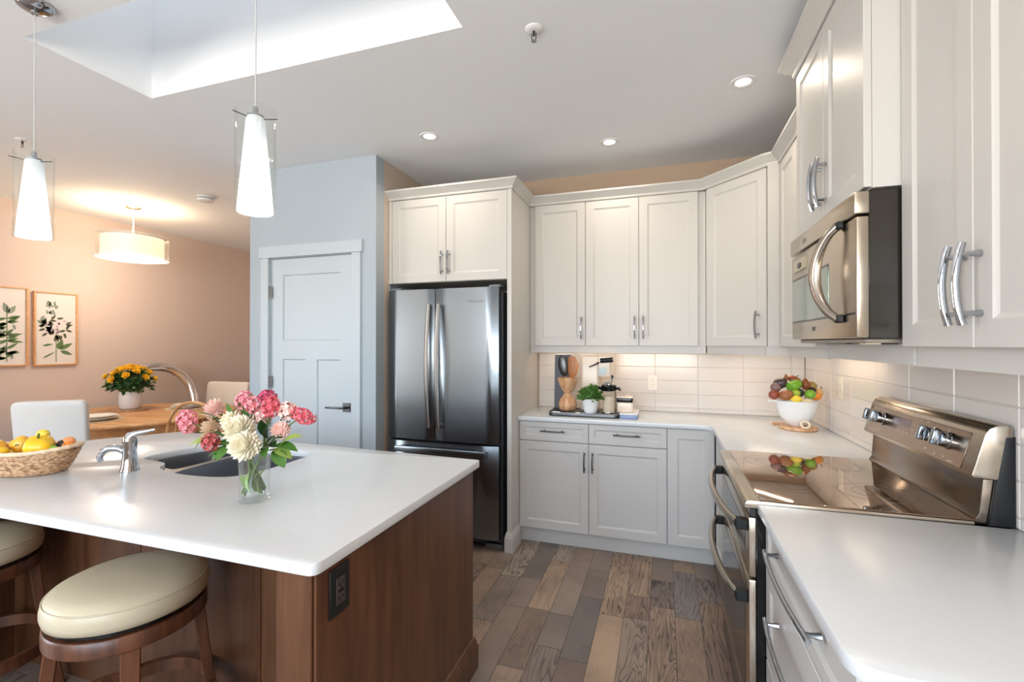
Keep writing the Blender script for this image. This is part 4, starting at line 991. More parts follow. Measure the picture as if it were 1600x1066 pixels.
# ------------------------------------------------------------------ BOWL OF FRUIT ON THE CORNER COUNTER
bb = thing('serving_board', 'round wooden board under the white bowl in the counter corner', 'board', (.775, 3.24, .9155))
mb = MB(); mb.lathe([(0, 0), (.098, 0), (.103, .004), (.103, .014), (.098, .018), (0, .018)], n=40); mb.build('disc', M_oakl, bb)
wb = thing('fruit_bowl', 'white ceramic bowl heaped with fruit in the counter corner', 'bowl', (.768, 3.25, .934))
mb = MB(); mb.lathe([(0, 0), (.038, 0), (.042, .004), (.06, .02), (.092, .062), (.108, .11), (.114, .150), (.118, .156), (.113, .158), (.108, .150), (.10, .11), (.084, .066), (.05, .03), (0, .02)], n=48); mb.build('bowl_body', M_white, wb, smooth=60)
mb = MB(); mb.box(-.160, -.108, -.022, .022, .142, .152, bev=.004, seg=2); mb.build('lug_handle', M_white, wb)
rg = thing('napkin_ring', 'small cream ring standing on the wooden board', 'ring', (.790, 3.150, .934))
mb = MB(); mb.tube([(.022 * math.cos(2 * PI * k / 24), .010 * math.sin(2 * PI * k / 24), .024 + .018 * math.sin(2 * PI * k / 24)) for k in range(24)], .006, 8, closed=True); mb.build('loop', mat('cream_glaze', (234, 222, 196), .3), rg)
cs = thing('wooden_wedge', 'small flat wooden piece on the counter left of the bowl', 'wooden piece', (.70, 3.385, .9155), .2)
mb = MB(); mb.prism([(-.045, -.02), (.035, -.02), (.02, .03), (-.03, .03)], 0, .012, bev=.003); mb.build('slab', M_oakl, cs)
GB = 'fruit heaped in the white bowl'
Rv = Vector((.951, .310, 0)); Nv = Vector((-.310, .951, 0))
def bw(u, v, off=0.): return tuple(Vector((.768, 3.25, 0)) + Rv * ((u - 1245) * .00372) + Nv * off + Vector((0, 0, 1.088 - (v - 626) * .0038)))
for (nm, lab, cat, u, v, off, r, m, shp, rt, stm, sc) in (
    ('fig', 'dull red fig hanging over the left rim of the bowl', 'fruit', 1206, 616, -.02, .030, f_red, 'drop', RX(0, 80), None, (1, .9, 1.1)),
    ('potato', 'smooth brown potato at the front left of the bowl', 'vegetable', 1220, 616, -.05, .033, f_brown, 'oval', RX(10, 70), None, (.95, 1, 1.2)),
    ('lemon', 'small yellow lemon at the front of the bowl', 'fruit', 1231, 621, -.085, .024, f_lemon, 'lemon', RX(0, 85), None, (.9, 1, 1.1)),
    ('lime', 'small lime green fruit above the yellow lemon', 'fruit', 1236, 613, -.05, .024, f_lime, 'round', RX(5, 5), None, (1, 1, 1)),
    ('apple', 'bright green apple at the front of the bowl', 'fruit', 1256, 614, -.07, .029, f_grn, 'round', RX(15, 8), stemb, (1, 1, 1)),
    ('banana_pepper', 'pale long pepper lying along the front rim of the bowl', 'vegetable', 1246, 624, -.088, .014, f_pale, 'oval', RX(5, 88), None, (.8, 1, 2.4)),
    ('orange', 'orange fruit right of the green apple in the bowl', 'fruit', 1269, 618, -.045, .027, f_or, 'round', RX(0, 0), None, (1.1, 1, .95)),
    ('pear', 'tan pear leaning over the right rim of the bowl', 'fruit', 1281, 614, .0, .028, f_cream, 'pear', RX(0, 25), stemb, (1, 1, 1.2)),
    ('onion', 'mauve onion at the left of the bowl', 'vegetable', 1211, 605, .0, .030, f_mauve, 'round', RX(0, 40), None, (1, 1, 1)),
    ('artichoke', 'dark striped purple artichoke at the upper left of the bowl', 'vegetable', 1223, 599, .03, .036, f_purple, 'round', RX(0, -20), None, (1.1, 1, 1)),
    ('green_pepper', 'large green bell pepper in the middle of the bowl', 'vegetable', 1239, 602, -.015, .038, f_grn, 'pepper', RX(10, -25), stemm, (1.15, 1, .95)),
    ('red_pepper', 'dark red pepper behind the green one at the top of the bowl', 'vegetable', 1246, 594, .025, .030, f_red, 'pepper', RX(0, 30), stemm, (1.2, 1, .9)),
    ('chestnut', 'small brown pointed nut at the very top of the bowl', 'nut', 1233, 590, .03, .016, f_brown, 'drop', RX(0, -5), None, (.8, .8, 1.4)),
    ('fig', 'teardrop brown fig upright at the upper right of the bowl', 'fruit', 1260, 600, .0, .030, F('skin_fig', (132, 74, 40), .3), 'drop', RX(0, -5), None, (.95, .9, 1.15)),
    ('kiwi', 'olive brown kiwi at the far right top of the bowl', 'fruit', 1275, 604, .03, .030, f_olive, 'oval', RX(20, 30), None, (1, 1, 1.05)),
    ('plum', 'dark plum between the fig and the orange', 'fruit', 1269, 611, .0, .026, f_aub, 'round', RX(0, 60), None, (.8, 1, 1.2)),
    ('plum', 'dark green plum behind the green apple', 'fruit', 1247, 613, -.02, .026, f_dkg, 'round', RX(0, 0), None, (1, 1, 1))):
    fruit(nm, lab, cat, bw(u, v, off), r, m, GB, shp, rt, stm, sc)

# ------------------------------------------------------------------ COFFEE TRAY ON THE BACK COUNTER
TZ = .947
tr = thing('serving_tray', 'brushed steel tray at the left of the back counter', 'tray', (-.545, 3.405, .9155))
mb = MB(); mb.prism(round_poly([(-.25, -.125), (.245, -.125), (.245, .125), (-.25, .125)], .035), 0, .026, bev=.005); mb.build('base', M_steeld, tr)
mb = MB(); pl = round_poly([(-.25, -.125), (.245, -.125), (.245, .125), (-.25, .125)], .035); mb.tube([(p[0], p[1], .0275) for p in pl], .004, 8, closed=True); mb.build('rim', M_chrome, tr)
bl = thing('glass_board', 'pale blue grey slab on the counter right of the steel tray', 'board', (-.235, 3.42, .9155))
mb = MB(); mb.box(-.058, .06, -.13, .12, 0, .030, bev=.004, seg=2); mb.build('slab', mat('blue_grey', (128, 146, 182), .25, var=.1), bl); mb = MB(); mb.box(-.06, .062, -.132, .122, .0305, .037, bev=.002); mb.build('top', M_white, bl)
sb = thing('slate_board', 'tall dark grey board standing at the left end of the tray', 'board', (-.80, 3.49, TZ - .002))
mb = MB(); mb.box(0, .12, 0, .016, .0, .405, bev=.003, M=Matrix.Rotation(math.radians(-4), 4, 'X')); mb.build('panel', mat('slate', (88, 90, 98), .5, var=.15), sb)
wv = thing('wooden_vase', 'carved wooden hourglass utensil vase on the tray', 'vase', (-.672, 3.37, TZ))
fa_ = lambda a, z: 1 + .035 * math.cos(5 * a)
mb = MB(); mb.lathe([(0, 0), (.045, 0), (.062, .014), (.066, .045), (.056, .085), (.036, .110), (.030, .118)], n=40, wob=fa_); mb.build('base', M_oakl, wv, smooth=50)
mb = MB(); mb.lathe([(.030, .118), (.024, .126), (.030, .138), (.050, .165), (.072, .225), (.075, .240), (.068, .240), (.060, .21), (.03, .16), (0, .15)], n=40, wob=fa_); mb.build('cup', M_oakl, wv, smooth=50)
ld = thing('steel_ladle', 'steel ladle standing in the wooden vase', 'utensil', (-.700, 3.375, TZ + .155))
mb = MB(); mb.tube([(0, 0, .0), (-.004, 0, .10)], .005, 8); mb.build('handle', M_steel, ld); mb = MB(); mb.ball((-.006, 0, .172), (.036, .012, .078), 18, rot=RX(0, -8)); mb.build('bowl', M_steeld, ld)
wsn = thing('wooden_spatula', 'broad brown wooden spatula standing in the wooden vase', 'utensil', (-.640, 3.385, TZ + .155))
mb = MB(); mb.tube([(-.01, 0, .0), (-.002, 0, .10)], .006, 8); mb.build('handle', M_oak, wsn)
mb = MB(); mb.prism(round_poly([(-.016, .08), (.03, .10), (.048, .18), (.02, .24), (-.03, .24), (-.036, .15)], .018), -.006, .006, bev=.002, M=Matrix.Rotation(PI / 2, 4, 'X')); mb.build('blade', wood_mat('spatula_wood', (138, 78, 30), (196, 128, 62), .4, 2, 12), wsn)
cm = thing('coffee_machine', 'cream coffee machine with black grip at the back of the tray', 'coffee machine', (-.50, 3.475, TZ))
M_cm = mat('cream_enamel', (238, 222, 206), .25, var=.01)
mb = MB(); mb.prism(round_poly([(-.085, -.05), (.045, -.05), (.045, .05), (-.085, .05)], .02), 0, .395, bev=.006); mb.build('column', M_cm, cm)
mb = MB(); mb.prism(round_poly([(.046, -.05), (.135, -.05), (.135, .05), (.046, .05)], [0, .02, .02, 0]), .25, .395, bev=.006); mb.build('brew_head', M_cm, cm)
mb = MB(); mb.tube([(.06, -.062, .365), (.15, -.062, .372)], [.018, .018], 14, flat=1.); gp = mb.build('grip', M_black, cm); 
mb = MB(); mb.tube([(.05, -.06, .352), (.02, -.075, .335), (-.02, -.08, .318)], [.006, .005, .004], 8); mb.build('steam_arm', M_black, cm)
mb = MB(); mb.box(.045, .10, -.0535, -.05, .262, .315, bev=.001); mb.build('button_panel', mat('blue_glass', (190, 206, 212), .15), cm)
hp = thing('potted_herb', 'small leafy green herb in a white pot on the tray', 'plant', (-.497, 3.325, TZ))
mb = MB(); mb.lathe([(0, 0), (.044, 0), (.047, .004), (.060, .092), (.060, .098), (.055, .098), (.053, .085), (0, .082)], n=36); mb.build('pot', M_white, hp)
mb = MB(); rnd = random.Random(3)
for i in range(230):
    th = rnd.uniform(0, 2 * PI); ph = rnd.uniform(0, 1) ** .6 * PI * .56; R = rnd.uniform(.045, .083)
    d = Vector((math.sin(ph) * math.cos(th), math.sin(ph) * math.sin(th), math.cos(ph))); c = Vector((0, 0, .105)) + d * R * Vector((1, 1, 1.05)).x
    mb.leaf(c, c + (d + Vector((rnd.uniform(-.6, .6), rnd.uniform(-.6, .6), rnd.uniform(-.2, .6)))).normalized() * .026, .010, seg=3, up=Vector((rnd.uniform(-1, 1), rnd.uniform(-1, 1), .5)))
mb.ball((0, 0, .115), (.055, .055, .05), 14)
mb.build('foliage', M_leaf, hp, smooth=60)
fpz = thing('french_press', 'glass french press with black lid at the right of the tray', 'french press', (-.372, 3.345, TZ))
mb = MB(); mb.lathe([(.044, .004), (.044, .155), (.042, .155), (.042, .006), (0, .006), (0, .004), (.044, .004)], n=32); mb.build('beaker', M_glass, fpz)
mb = MB(); mb.lathe([(0, .006), (.0415, .006), (.0415, .12), (0, .12)], n=32); mb.build('milk', mat('milky_drink', (226, 206, 184), .4), fpz)
mb = MB(); mb.lathe([(.046, .0), (.047, .006), (.045, .010), (.0445, .004)], n=32); mb.build('base_ring', M_chrome, fpz)
mb = MB(); mb.lathe([(0, .158), (.05, .156), (.053, .165), (.052, .196), (.046, .200), (0, .200)], n=32); mb.build('lid', M_black, fpz)
mb = MB(); mb.lathe([(.045, .2005), (.038, .210), (.02, .216), (0, .218)], n=28); mb.build('dome', M_chrome, fpz)
mb = MB(); mb.tube([(.04, -.01, .172), (.075, -.02, .176), (.078, -.02, .16)], .010, 8); mb.tube([(.048, -.012, .155), (.05, -.012, .0)], .0028, 8); mb.tube([(-.05, -.01, .172), (-.085, -.02, .182)], [.012, .008], 8); mb.build('handle', M_black, fpz)
mb = MB(); mb.tube([(.02, 0, .214), (.022, 0, .245)], .003, 8); mb.ball((.024, 0, .255), (.011, .011, .013), 12); mb.build('plunger_knob', M_steeld, fpz)
cn = thing('canister', 'low cream canister with a dark band right of the french press', 'canister', (-.262, 3.40, .9545))
mb = MB(); mb.prism(round_poly([(-.058, -.045), (.052, -.045), (.052, .045), (-.058, .045)], .014), 0, .068, bev=.004); mb.build('body', M_cm, cn)
mb = MB(); mb.prism(round_poly([(-.059, -.046), (.053, -.046), (.053, .046), (-.059, .046)], .014), .070, .096, bev=.002); mb.build('band', M_black, cn)
mb = MB(); mb.prism(round_poly([(-.058, -.045), (.052, -.045), (.052, .045), (-.058, .045)], .014), .097, .106, bev=.003); mb.tube([(.0, 0, .106), (.03, 0, .110)], .006, 8); mb.build('lid', M_cm, cn)

# ------------------------------------------------------------------ FLOWER VASE ON THE ISLAND
VC = Vector((-1.30, 1.215, .9155))
vs = thing('glass_vase', 'clear glass vase of pink and white flowers on the island', 'vase', VC)
mb = MB(); mb.lathe([(0, 0), (.046, 0), (.049, .004), (.0475, .03), (.0465, .08), (.049, .13), (.052, .160), (.0495, .160), (.0465, .13), (.044, .08), (.045, .03), (.046, .018), (0, .016)], n=44); mb.build('glass_body', glass_mat('vase_glass', (.985, .995, .99), 0, .92), vs, smooth=60)
mb = MB(); mb.lathe([(0, .0165), (.0445, .0185), (.0435, .08), (.0445, .10), (0, .10)], n=40); mb.build('water', glass_mat('vase_water', (.985, .995, .985), 0, .97), vs)
p_pink = mat('petal_pink', (240, 150, 162), .55, var=.25, vscale=60, sss=.1); p_lt = mat('petal_blush', (248, 212, 204), .55, var=.08, vscale=60, sss=.1); p_wh = mat('petal_cream', (246, 240, 220), .55, var=.05, vscale=60, sss=.1); p_red = mat('petal_rose', (228, 106, 120), .55, var=.25, vscale=60, sss=.1); p_dk = mat('petal_dusky', (190, 92, 92), .55, var=.3, vscale=60)
M_stem = mat('flower_stem', (86, 122, 54), .5, var=.2, vscale=40)
rnd = random.Random(11)
GF = 'cut flowers in the glass vase'
def mum(c, r, axis, n=90, k=1.):
    mb = MB(); ax = Vector(axis).normalized(); q = ax.to_track_quat('Z', 'Y').to_matrix()
    for i in range(n):
        f = (i + .5) / n; ph = math.acos(1 - f * 1.55); th = i * 2.39996
        d = q @ Vector((math.sin(ph) * math.cos(th), math.sin(ph) * math.sin(th), math.cos(ph)))
        c0 = Vector(c) + d * r * .18; rr = r * rnd.uniform(.88, 1.06)
        mb.leaf(c0, Vector(c) + d * rr, r * .15 * k, bend=-.12, up=ax if abs(d.dot(ax)) < .95 else Vector((1, 0, 0)), seg=4, thick=.0004, shape=1.4)
    mb.ball(c, r * .35, 10); return mb
def cluster(c, r, n, axis=(0, 0, 1), ell=1.4, fl=.013):
    mb = MB(); q = Vector(axis).normalized().to_track_quat('Z', 'Y').to_matrix()
    for i in range(n):
        z = 1 - 2 * (i + .5) / n; th = i * 2.39996; s_ = math.sqrt(1 - z * z)
        d0 = Vector((s_ * math.cos(th), s_ * math.sin(th), z)); p = Vector(c) + q @ Vector((d0.x * r, d0.y * r, d0.z * r * ell)) * rnd.uniform(.8, 1.05)
        d = (q @ d0).normalized(); a = d.orthogonal().normalized(); b_ = d.cross(a)
        for j in range(5):
            t = 2 * PI * j / 5 + i; e_ = (a * math.cos(t) + b_ * math.sin(t)) * .85 + d * .55
            mb.leaf(p, p + e_ * fl, fl * .32, bend=.15, up=d, seg=3, thick=.0004)
    mb.ball(c, (r * .75, r * .75, r * .75), 10); return mb
def flower(label, c, kind, r, m, axis=(0, 0, 1), leaves=(), lm=None, base=None, **k):
    c = Vector(c); o = thing('cut_flower', label, 'flower', (VC.x, VC.y, VC.z + .02), 0, GF); L0 = Vector((VC.x, VC.y, VC.z + .02))
    loc = c - L0
    mb = mum(loc, r, axis, **k) if kind == 'mum' else cluster(loc, r, axis=axis, **k)
    mb.build('bloom', m, o, smooth=60)
    an = math.atan2(loc.y, loc.x); an2 = an + PI + rnd.uniform(-1.2, 1.2); rr_ = rnd.uniform(.018, .038); bs = Vector((rr_ * math.cos(an2), rr_ * math.sin(an2), rnd.uniform(0.0, .015)))
    nk = Vector((.030 * math.cos(an), .030 * math.sin(an), .145))
    mb = MB(); pts = [bs, (bs + nk) / 2, nk, (nk + loc) / 2 + Vector((0, 0, .012)), loc - Vector(axis).normalized() * r * .1]; mb.tube(pts, [.0034, .0034, .003, .0024, .002], 7); mb.build('stem', M_stem, o)
    if leaves:
        for (a, b_, w_) in leaves:
            mb = MB(); mb.leaf(Vector(a) - L0, Vector(b_) - L0, w_, bend=.12, seg=6, up=Vector((0, -.4, 1))); mb.build('leaf', lm or M_leaf, o, smooth=60)
    return o
flower('pink hyacinth drooping at the far left of the bouquet', (-1.502, 1.136, 1.180), 'cluster', .024, p_pink, (-.25, 0, 1), n=40, ell=1.45)
flower('large pale blush bloom at the upper left of the bouquet', (-1.452, 1.195, 1.213), 'mum', .037, p_lt, (-.1, -.5, 1), n=80, k=1.3)
flower('cream chrysanthemum high in the middle of the bouquet', (-1.362, 1.180, 1.180), 'mum', .038, p_wh, (-.25, -.8, .7), n=80)
flower('big cream chrysanthemum in the middle of the bouquet', (-1.306, 1.162, 1.156), 'mum', .052, p_wh, (.1, -.9, .6), n=120, leaves=[((-1.31, 1.19, 1.09), (-1.395, 1.125, 1.075), .020)], lm=M_leaf)
flower('big cream chrysanthemum lowest at the front of the bouquet', (-1.258, 1.140, 1.114), 'mum', .052, p_wh, (.15, -1, .35), n=120)
flower('pink bloom at the top of the bouquet, left of the magenta one', (-1.352, 1.222, 1.245), 'cluster', .024, p_pink, (0, -.2, 1), n=30, ell=1.1)
flower('light pink bloom between the two top pink flowers', (-1.306, 1.214, 1.232), 'cluster', .019, mat('petal_midpink', (236, 152, 160), .55, var=.2, vscale=60), (0, 0, 1), n=22, ell=1.2)
flower('magenta bloom at the highest point of the bouquet', (-1.284, 1.252, 1.256), 'cluster', .022, mat('petal_magenta', (196, 84, 116), .55, var=.3, vscale=60), (.1, 0, 1), n=26, ell=.8)
flower('rose red bloom at the upper right of the bouquet', (-1.240, 1.224, 1.226), 'cluster', .024, p_red, (.2, 0, 1), n=32, ell=1.25)
flower('blush bloom beside the rose red one at the right', (-1.200, 1.254, 1.212), 'cluster', .022, p_lt, (.3, 0, 1), n=26, ell=1., fl=.016)
flower('rose red bloom reaching far right of the bouquet', (-1.140, 1.258, 1.196), 'cluster', .019, p_red, (1, .2, -.45), n=34, ell=2.0)
flower('dusky red bloom low at the left of the bouquet', (-1.394, 1.132, 1.116), 'cluster', .021, p_dk, (-.2, -.3, 1), n=26, ell=1.1)
flower('wispy blush bloom behind the dusky red one', (-1.440, 1.170, 1.150), 'mum', .036, mat('petal_beige', (228, 204, 180), .6, var=.1), (-.5, -.5, .6), n=70, leaves=[((-1.40, 1.18, 1.11), (-1.50, 1.14, 1.10), .022), ((-1.42, 1.17, 1.14), (-1.475, 1.14, 1.085), .018)], lm=M_leafy)
flower('pale bloom at the right of the cream chrysanthemums', (-1.205, 1.228, 1.150), 'mum', .034, p_lt, (.4, -.7, .5), n=70, leaves=[((-1.20, 1.22, 1.10), (-1.12, 1.235, 1.135), .018), ((-1.22, 1.21, 1.09), (-1.155, 1.225, 1.06), .020)], lm=M_leafy)
flower('pale peach bloom above the cream chrysanthemums', (-1.286, 1.232, 1.190), 'cluster', .024, p_lt, (0, -.4, 1), n=28, ell=.9)
def foliage(label, items, m, cnt=1):
    o = thing('foliage_sprig', label, 'foliage', (VC.x, VC.y, VC.z + .02), 0, 'greenery in the glass vase'); L0 = Vector((VC.x, VC.y, VC.z + .02))
    tip = Vector(items[0][0]) - L0; mb = MB(); an = math.atan2(tip.y, tip.x)
    mb.tube([(-.02 * math.cos(an), -.02 * math.sin(an), .01), (0, 0, .07), (.025 * math.cos(an), .025 * math.sin(an), .14), tip], .0022, 7); mb.build('stem', M_stem, o)
    for (a, b_, w_) in items:
        mb = MB(); mb.leaf(Vector(a) - L0, Vector(b_) - L0, w_, bend=.14, seg=6, up=Vector((0, -.5, 1))); mb.build('leaf', m, o, smooth=60)
foliage('bright green leaves over the left rim of the vase', [((-1.33, 1.17, 1.10), (-1.375, 1.12, 1.062), .024), ((-1.33, 1.17, 1.10), (-1.33, 1.10, 1.068), .020), ((-1.33, 1.18, 1.10), (-1.41, 1.16, 1.10), .018)], M_leaf)
foliage('bright green leaves over the right rim of the vase', [((-1.22, 1.215, 1.09), (-1.165, 1.205, 1.035), .022), ((-1.22, 1.215, 1.10), (-1.135, 1.23, 1.085), .018), ((-1.24, 1.20, 1.10), (-1.20, 1.16, 1.075), .016)], M_leaf)
foliage('dark leaves behind the cream flowers at the right', [((-1.25, 1.22, 1.12), (-1.215, 1.20, 1.18), .018), ((-1.25, 1.22, 1.12), (-1.18, 1.21, 1.13), .018), ((-1.25, 1.22, 1.12), (-1.24, 1.18, 1.19), .014), ((-1.25, 1.23, 1.10), (-1.20, 1.20, 1.10), .018), ((-1.26, 1.20, 1.10), (-1.21, 1.16, 1.12), .015)], M_leafd)
foliage('dark leaves under the cream flowers at the left', [((-1.29, 1.19, 1.09), (-1.36, 1.16, 1.12), .014), ((-1.29, 1.19, 1.09), (-1.37, 1.15, 1.10), .013), ((-1.29, 1.18, 1.09), (-1.28, 1.13, 1.075), .014), ((-1.29, 1.18, 1.085), (-1.33, 1.13, 1.085), .014)], M_leafd)
foliage('narrow leaves rising behind the pink blooms', [((-1.33, 1.23, 1.16), (-1.385, 1.22, 1.255), .009), ((-1.31, 1.23, 1.17), (-1.33, 1.23, 1.27), .008), ((-1.27, 1.24, 1.14), (-1.24, 1.25, 1.215), .012), ((-1.25, 1.24, 1.13), (-1.19, 1.26, 1.175), .012), ((-1.36, 1.21, 1.14), (-1.42, 1.21, 1.235), .009)], M_leaf)
foliage('leafy stems standing inside the water of the vase', [((-1.30, 1.20, .94), (-1.335, 1.19, 1.005), .010), ((-1.30, 1.22, .94), (-1.27, 1.20, 1.01), .011), ((-1.29, 1.19, .945), (-1.285, 1.18, 1.02), .009), ((-1.31, 1.23, .95), (-1.325, 1.225, 1.03), .010), ((-1.29, 1.22, .96), (-1.262, 1.225, 1.02), .009)], mat('leaf_bright', (128, 164, 76), .45, var=.2, vscale=30))
for j, (tx, ty, tz, lab) in enumerate(((-1.50, 1.15, 1.212, 'long grass blade arching to the far left of the bouquet'), (-1.47, 1.14, 1.195, 'grass blade arching left below the blush bloom'), (-1.52, 1.16, 1.20, 'thin grass blade reaching above the pink hyacinth'), (-1.44, 1.15, 1.18, 'short grass blade across the middle left of the bouquet'), (-1.40, 1.22, 1.262, 'grass blade pointing up behind the pink blooms'))):
    o = thing('grass_blade', lab, 'foliage', (VC.x, VC.y, VC.z + .02), 0, 'grass blades in the bouquet'); L0 = Vector((VC.x, VC.y, VC.z + .02)); tp = Vector((tx, ty, tz)) - L0
    n0 = Vector((-.02, -.006, .14)); mid = (n0 + tp) / 2 + Vector((0, 0, .035 + .004 * j)); pts = []
    A = [Vector((.012, .006 * j - .01, .012)), n0, mid, tp]
    for a_, b_, c_ in ((A[0], (A[0] + A[1]) / 2, A[1]),): pts += [a_, b_]
    for i in range(9):
        t = i / 8; pts.append(n0 * (1 - t) ** 2 + (mid * 2 - (n0 + tp) / 2) * 2 * t * (1 - t) + tp * t * t)
    mb = MB(); mb.tube(pts, [.003, .0035] + [.0038 * (1 - .85 * (i / 8) ** 2) for i in range(9)], 6, flat=.3); mb.build('blade', M_leafd if j % 2 else M_leaf, o, smooth=60)

# ------------------------------------------------------------------ DINING AREA
TC = Vector((-4.93, 3.22, 0))
dt = thing('dining_table', 'round golden oak dining table beyond the island', 'table', TC)
mb = MB(); mb.lathe([(0, .722), (.80, .722), (.835, .728), (.84, .74), (.835, .748), (.825, .752), (0, .752)], n=72); mb.build('tabletop', M_oak, dt)
mb = MB(); mb.lathe([(.70, .60), (.72, .60), (.72, .722), (.70, .722), (.70, .60)], n=60); mb.build('apron', M_oak, dt)
for k in range(4):
    a = PI / 4 + k * PI / 2 + .1; mb = MB(); c, s_ = math.cos(a), math.sin(a)
    mb.tube([(.55 * c, .55 * s_, .72), (.60 * c, .60 * s_, .35), (.66 * c, .66 * s_, .0)], [.055, .045, .032], 4); mb.build('leg', M_oak, dt, smooth=0)
def parsons(x, y, rz, label, m, w=.50, top=1.0, lean=.07):
    c = thing('dining_chair', label, 'chair', (x, y, 0), rz)   # faces local +y ; back at y=0
    mb = MB(); mb.box(-w / 2, w / 2, .02, .50, .40, .50, bev=.03, seg=3); mb.build('seat', m, c)
    b = bmesh.new(); n = 8; rows = []
    for i in range(n + 1):
        t = i / n; z = .42 + (top - .42) * t; yo = -lean * t; hw = w / 2 * (1 - .0 * t); th = .045 - .012 * t
        rows.append((z, yo, hw, th))
    mb = MB(); pts_ = round_poly([(-w / 2, .42), (w / 2, .42), (w / 2 + .01, top), (-w / 2 - .01, top)], [.01, .01, .05, .05], 6)
    mb.prism(pts_, -.035, .035, bev=.016, M=Matrix(((1, 0, 0, 0), (0, -lean / (top - .42), -1, lean * .42 / (top - .42)), (0, 1, 0, 0), (0, 0, 0, 1)))); mb.build('backrest', m, c, smooth=50)
    for (lx, ly) in ((-w / 2 + .04, .05), (w / 2 - .04, .05), (-w / 2 + .04, .46), (w / 2 - .04, .46)):
        mb = MB(); mb.tube([(lx, ly, .41), (lx, ly, 0)], [.024, .016], 4); mb.build('leg', M_oak, c, smooth=0)
    return c
parsons(-4.19, 2.19, math.radians(38), 'white leather dining chair seen from behind at the left', M_whitel, .40, 1.03)
parsons(-4.98, 4.22, PI, 'cream upholstered dining chair at the far side of the table', mat('cream_fabric', (226, 216, 204), .7, var=.02, bump=.05, bscale=200), .62, .975)
ac = thing('bentwood_armchair', 'golden bentwood chair with a curved back right of the table', 'chair', (-3.72, 3.02, 0))
mb = MB(); pts = []
for i in range(25):
    t = PI * i / 24; pts.append((-.37 * math.cos(t), -.10 - .05 * math.sin(t), .50 + .445 * math.sin(t) ** .75))
mb.tube([(-.36, -.02, .02), (-.37, -.07, .30)] + pts + [(.37, -.07, .30), (.36, -.02, .02)], .014, 10); mb.build('hoop', M_oak, ac)
mb = MB(); mb.tube([(-.30, .0, .44), (-.30, -.08, .62), (-.24, -.12, .76), (-.12, -.14, .84), (.0, -.145, .86), (.12, -.14, .84), (.24, -.12, .76), (.30, -.08, .62), (.30, 0, .44)], .011, 8); mb.build('inner_hoop', M_oak, ac)
mb = MB(); mb.lathe([(0, .43), (.24, .43), (.255, .44), (.255, .455), (.24, .465), (0, .46)], c=(0, .12, 0), n=36); mb.build('seat', M_oak, ac)
for sx_ in (-1, 1): mb = MB(); mb.tube([(sx_ * .20, .28, .44), (sx_ * .24, .34, 0)], [.018, .013], 8); mb.build('leg', M_oak, ac)
for sx_ in (-1, 1): mb = MB(); mb.tube([(sx_ * .22, .05, .44), (sx_ * .355, -.06, .36)], .011, 8); mb.build('stretcher', M_oak, ac)
# flower pot on the table
PX, PY = -5.225, 3.345
co = thing('wooden_coaster', 'round pale wooden coaster under the yellow flower pot', 'coaster', (PX, PY, .7525)); mb = MB(); mb.lathe([(0, 0), (.15, 0), (.155, .006), (.15, .012), (0, .012)], n=40); mb.build('disc', M_oakl, co)
fpot = thing('potted_flowers', 'yellow flowers in a white pot on the dining table', 'plant', (PX, PY, .765))
mb = MB(); mb.lathe([(0, 0), (.070, 0), (.088, .02), (.094, .07), (.092, .15), (.080, .20), (.072, .205), (.066, .20), (.066, .17), (0, .17)], n=40); mb.build('pot', M_white, fpot, smooth=60)
mb = MB(); rnd = random.Random(5)
for i in range(320):
    th = rnd.uniform(0, 2 * PI); ph = rnd.uniform(0, 1) ** .5 * PI * .62; R = rnd.uniform(.09, .175); d = Vector((math.sin(ph) * math.cos(th), math.sin(ph) * math.sin(th), math.cos(ph) * .85)); c = Vector((0, 0, .24)) + d * R
    mb.leaf(c, c + (d + Vector((rnd.uniform(-.7, .7), rnd.uniform(-.7, .7), rnd.uniform(-.5, .5)))).normalized() * .055, .018, seg=3, up=Vector((rnd.uniform(-1, 1), rnd.uniform(-1, 1), 1)))
mb.ball((0, 0, .25), (.12, .12, .10), 12); mb.build('foliage', M_leafd, fpot, smooth=60)
p_yel = mat('petal_yellow', (246, 196, 44), .55, var=.15, vscale=60)
for i in range(26):
    th = i * 2.39996; ph = (i + .5) / 26 * 1.35; R = .20
    d = Vector((math.sin(ph) * math.cos(th), math.sin(ph) * math.sin(th), math.cos(ph) * .9)); c = Vector((0, 0, .245)) + d * R * rnd.uniform(.9, 1.04)
    mum_ = MB()
    for j in range(14):
        t = j * 2.39996; pr = .35 + .9 * (j / 14); a = d.orthogonal().normalized(); b_ = d.cross(a); e_ = d * math.cos(pr) + (a * math.cos(t) + b_ * math.sin(t)) * math.sin(pr)
        mum_.leaf(c, c + e_ * .047, .017, bend=-.1, up=d, seg=3, thick=.0006)
    mum_.build('flower_head', p_yel, fpot, smooth=60)
# table setting
def plate_stack(x, y, lab, n=2, r=.145):
    pm = thing('placemat', 'woven placemat under ' + lab, 'placemat', (x, y, .7525)); mb = MB(); mb.lathe([(0, 0), (.19, 0), (.192, .002), (.19, .004), (0, .004)], n=40); mb.build('disc', mat('placemat_weave', (216, 196, 170), .8, var=.1, vscale=60, bump=.2, bscale=100), pm)
    z = .757
    for k in range(n):
        p_ = thing('dinner_plate', ('lower ' if k == 0 else 'upper ') + 'pale stoneware plate of ' + lab, 'plate', (x, y, z), 0)
        rr = r - .02 * k; mb = MB(); mb.lathe([(0, 0), (rr * .6, 0), (rr * .7, .005), (rr, .022), (rr + .001, .026), (rr * .68, .012), (rr * .55, .006), (0, .006)], n=40); mb.build('dish', mat('stoneware', (236, 232, 224), .35, var=.02), p_); z += .016
plate_stack(-4.80, 2.80, 'the place setting beside the left chair', 2, .16)
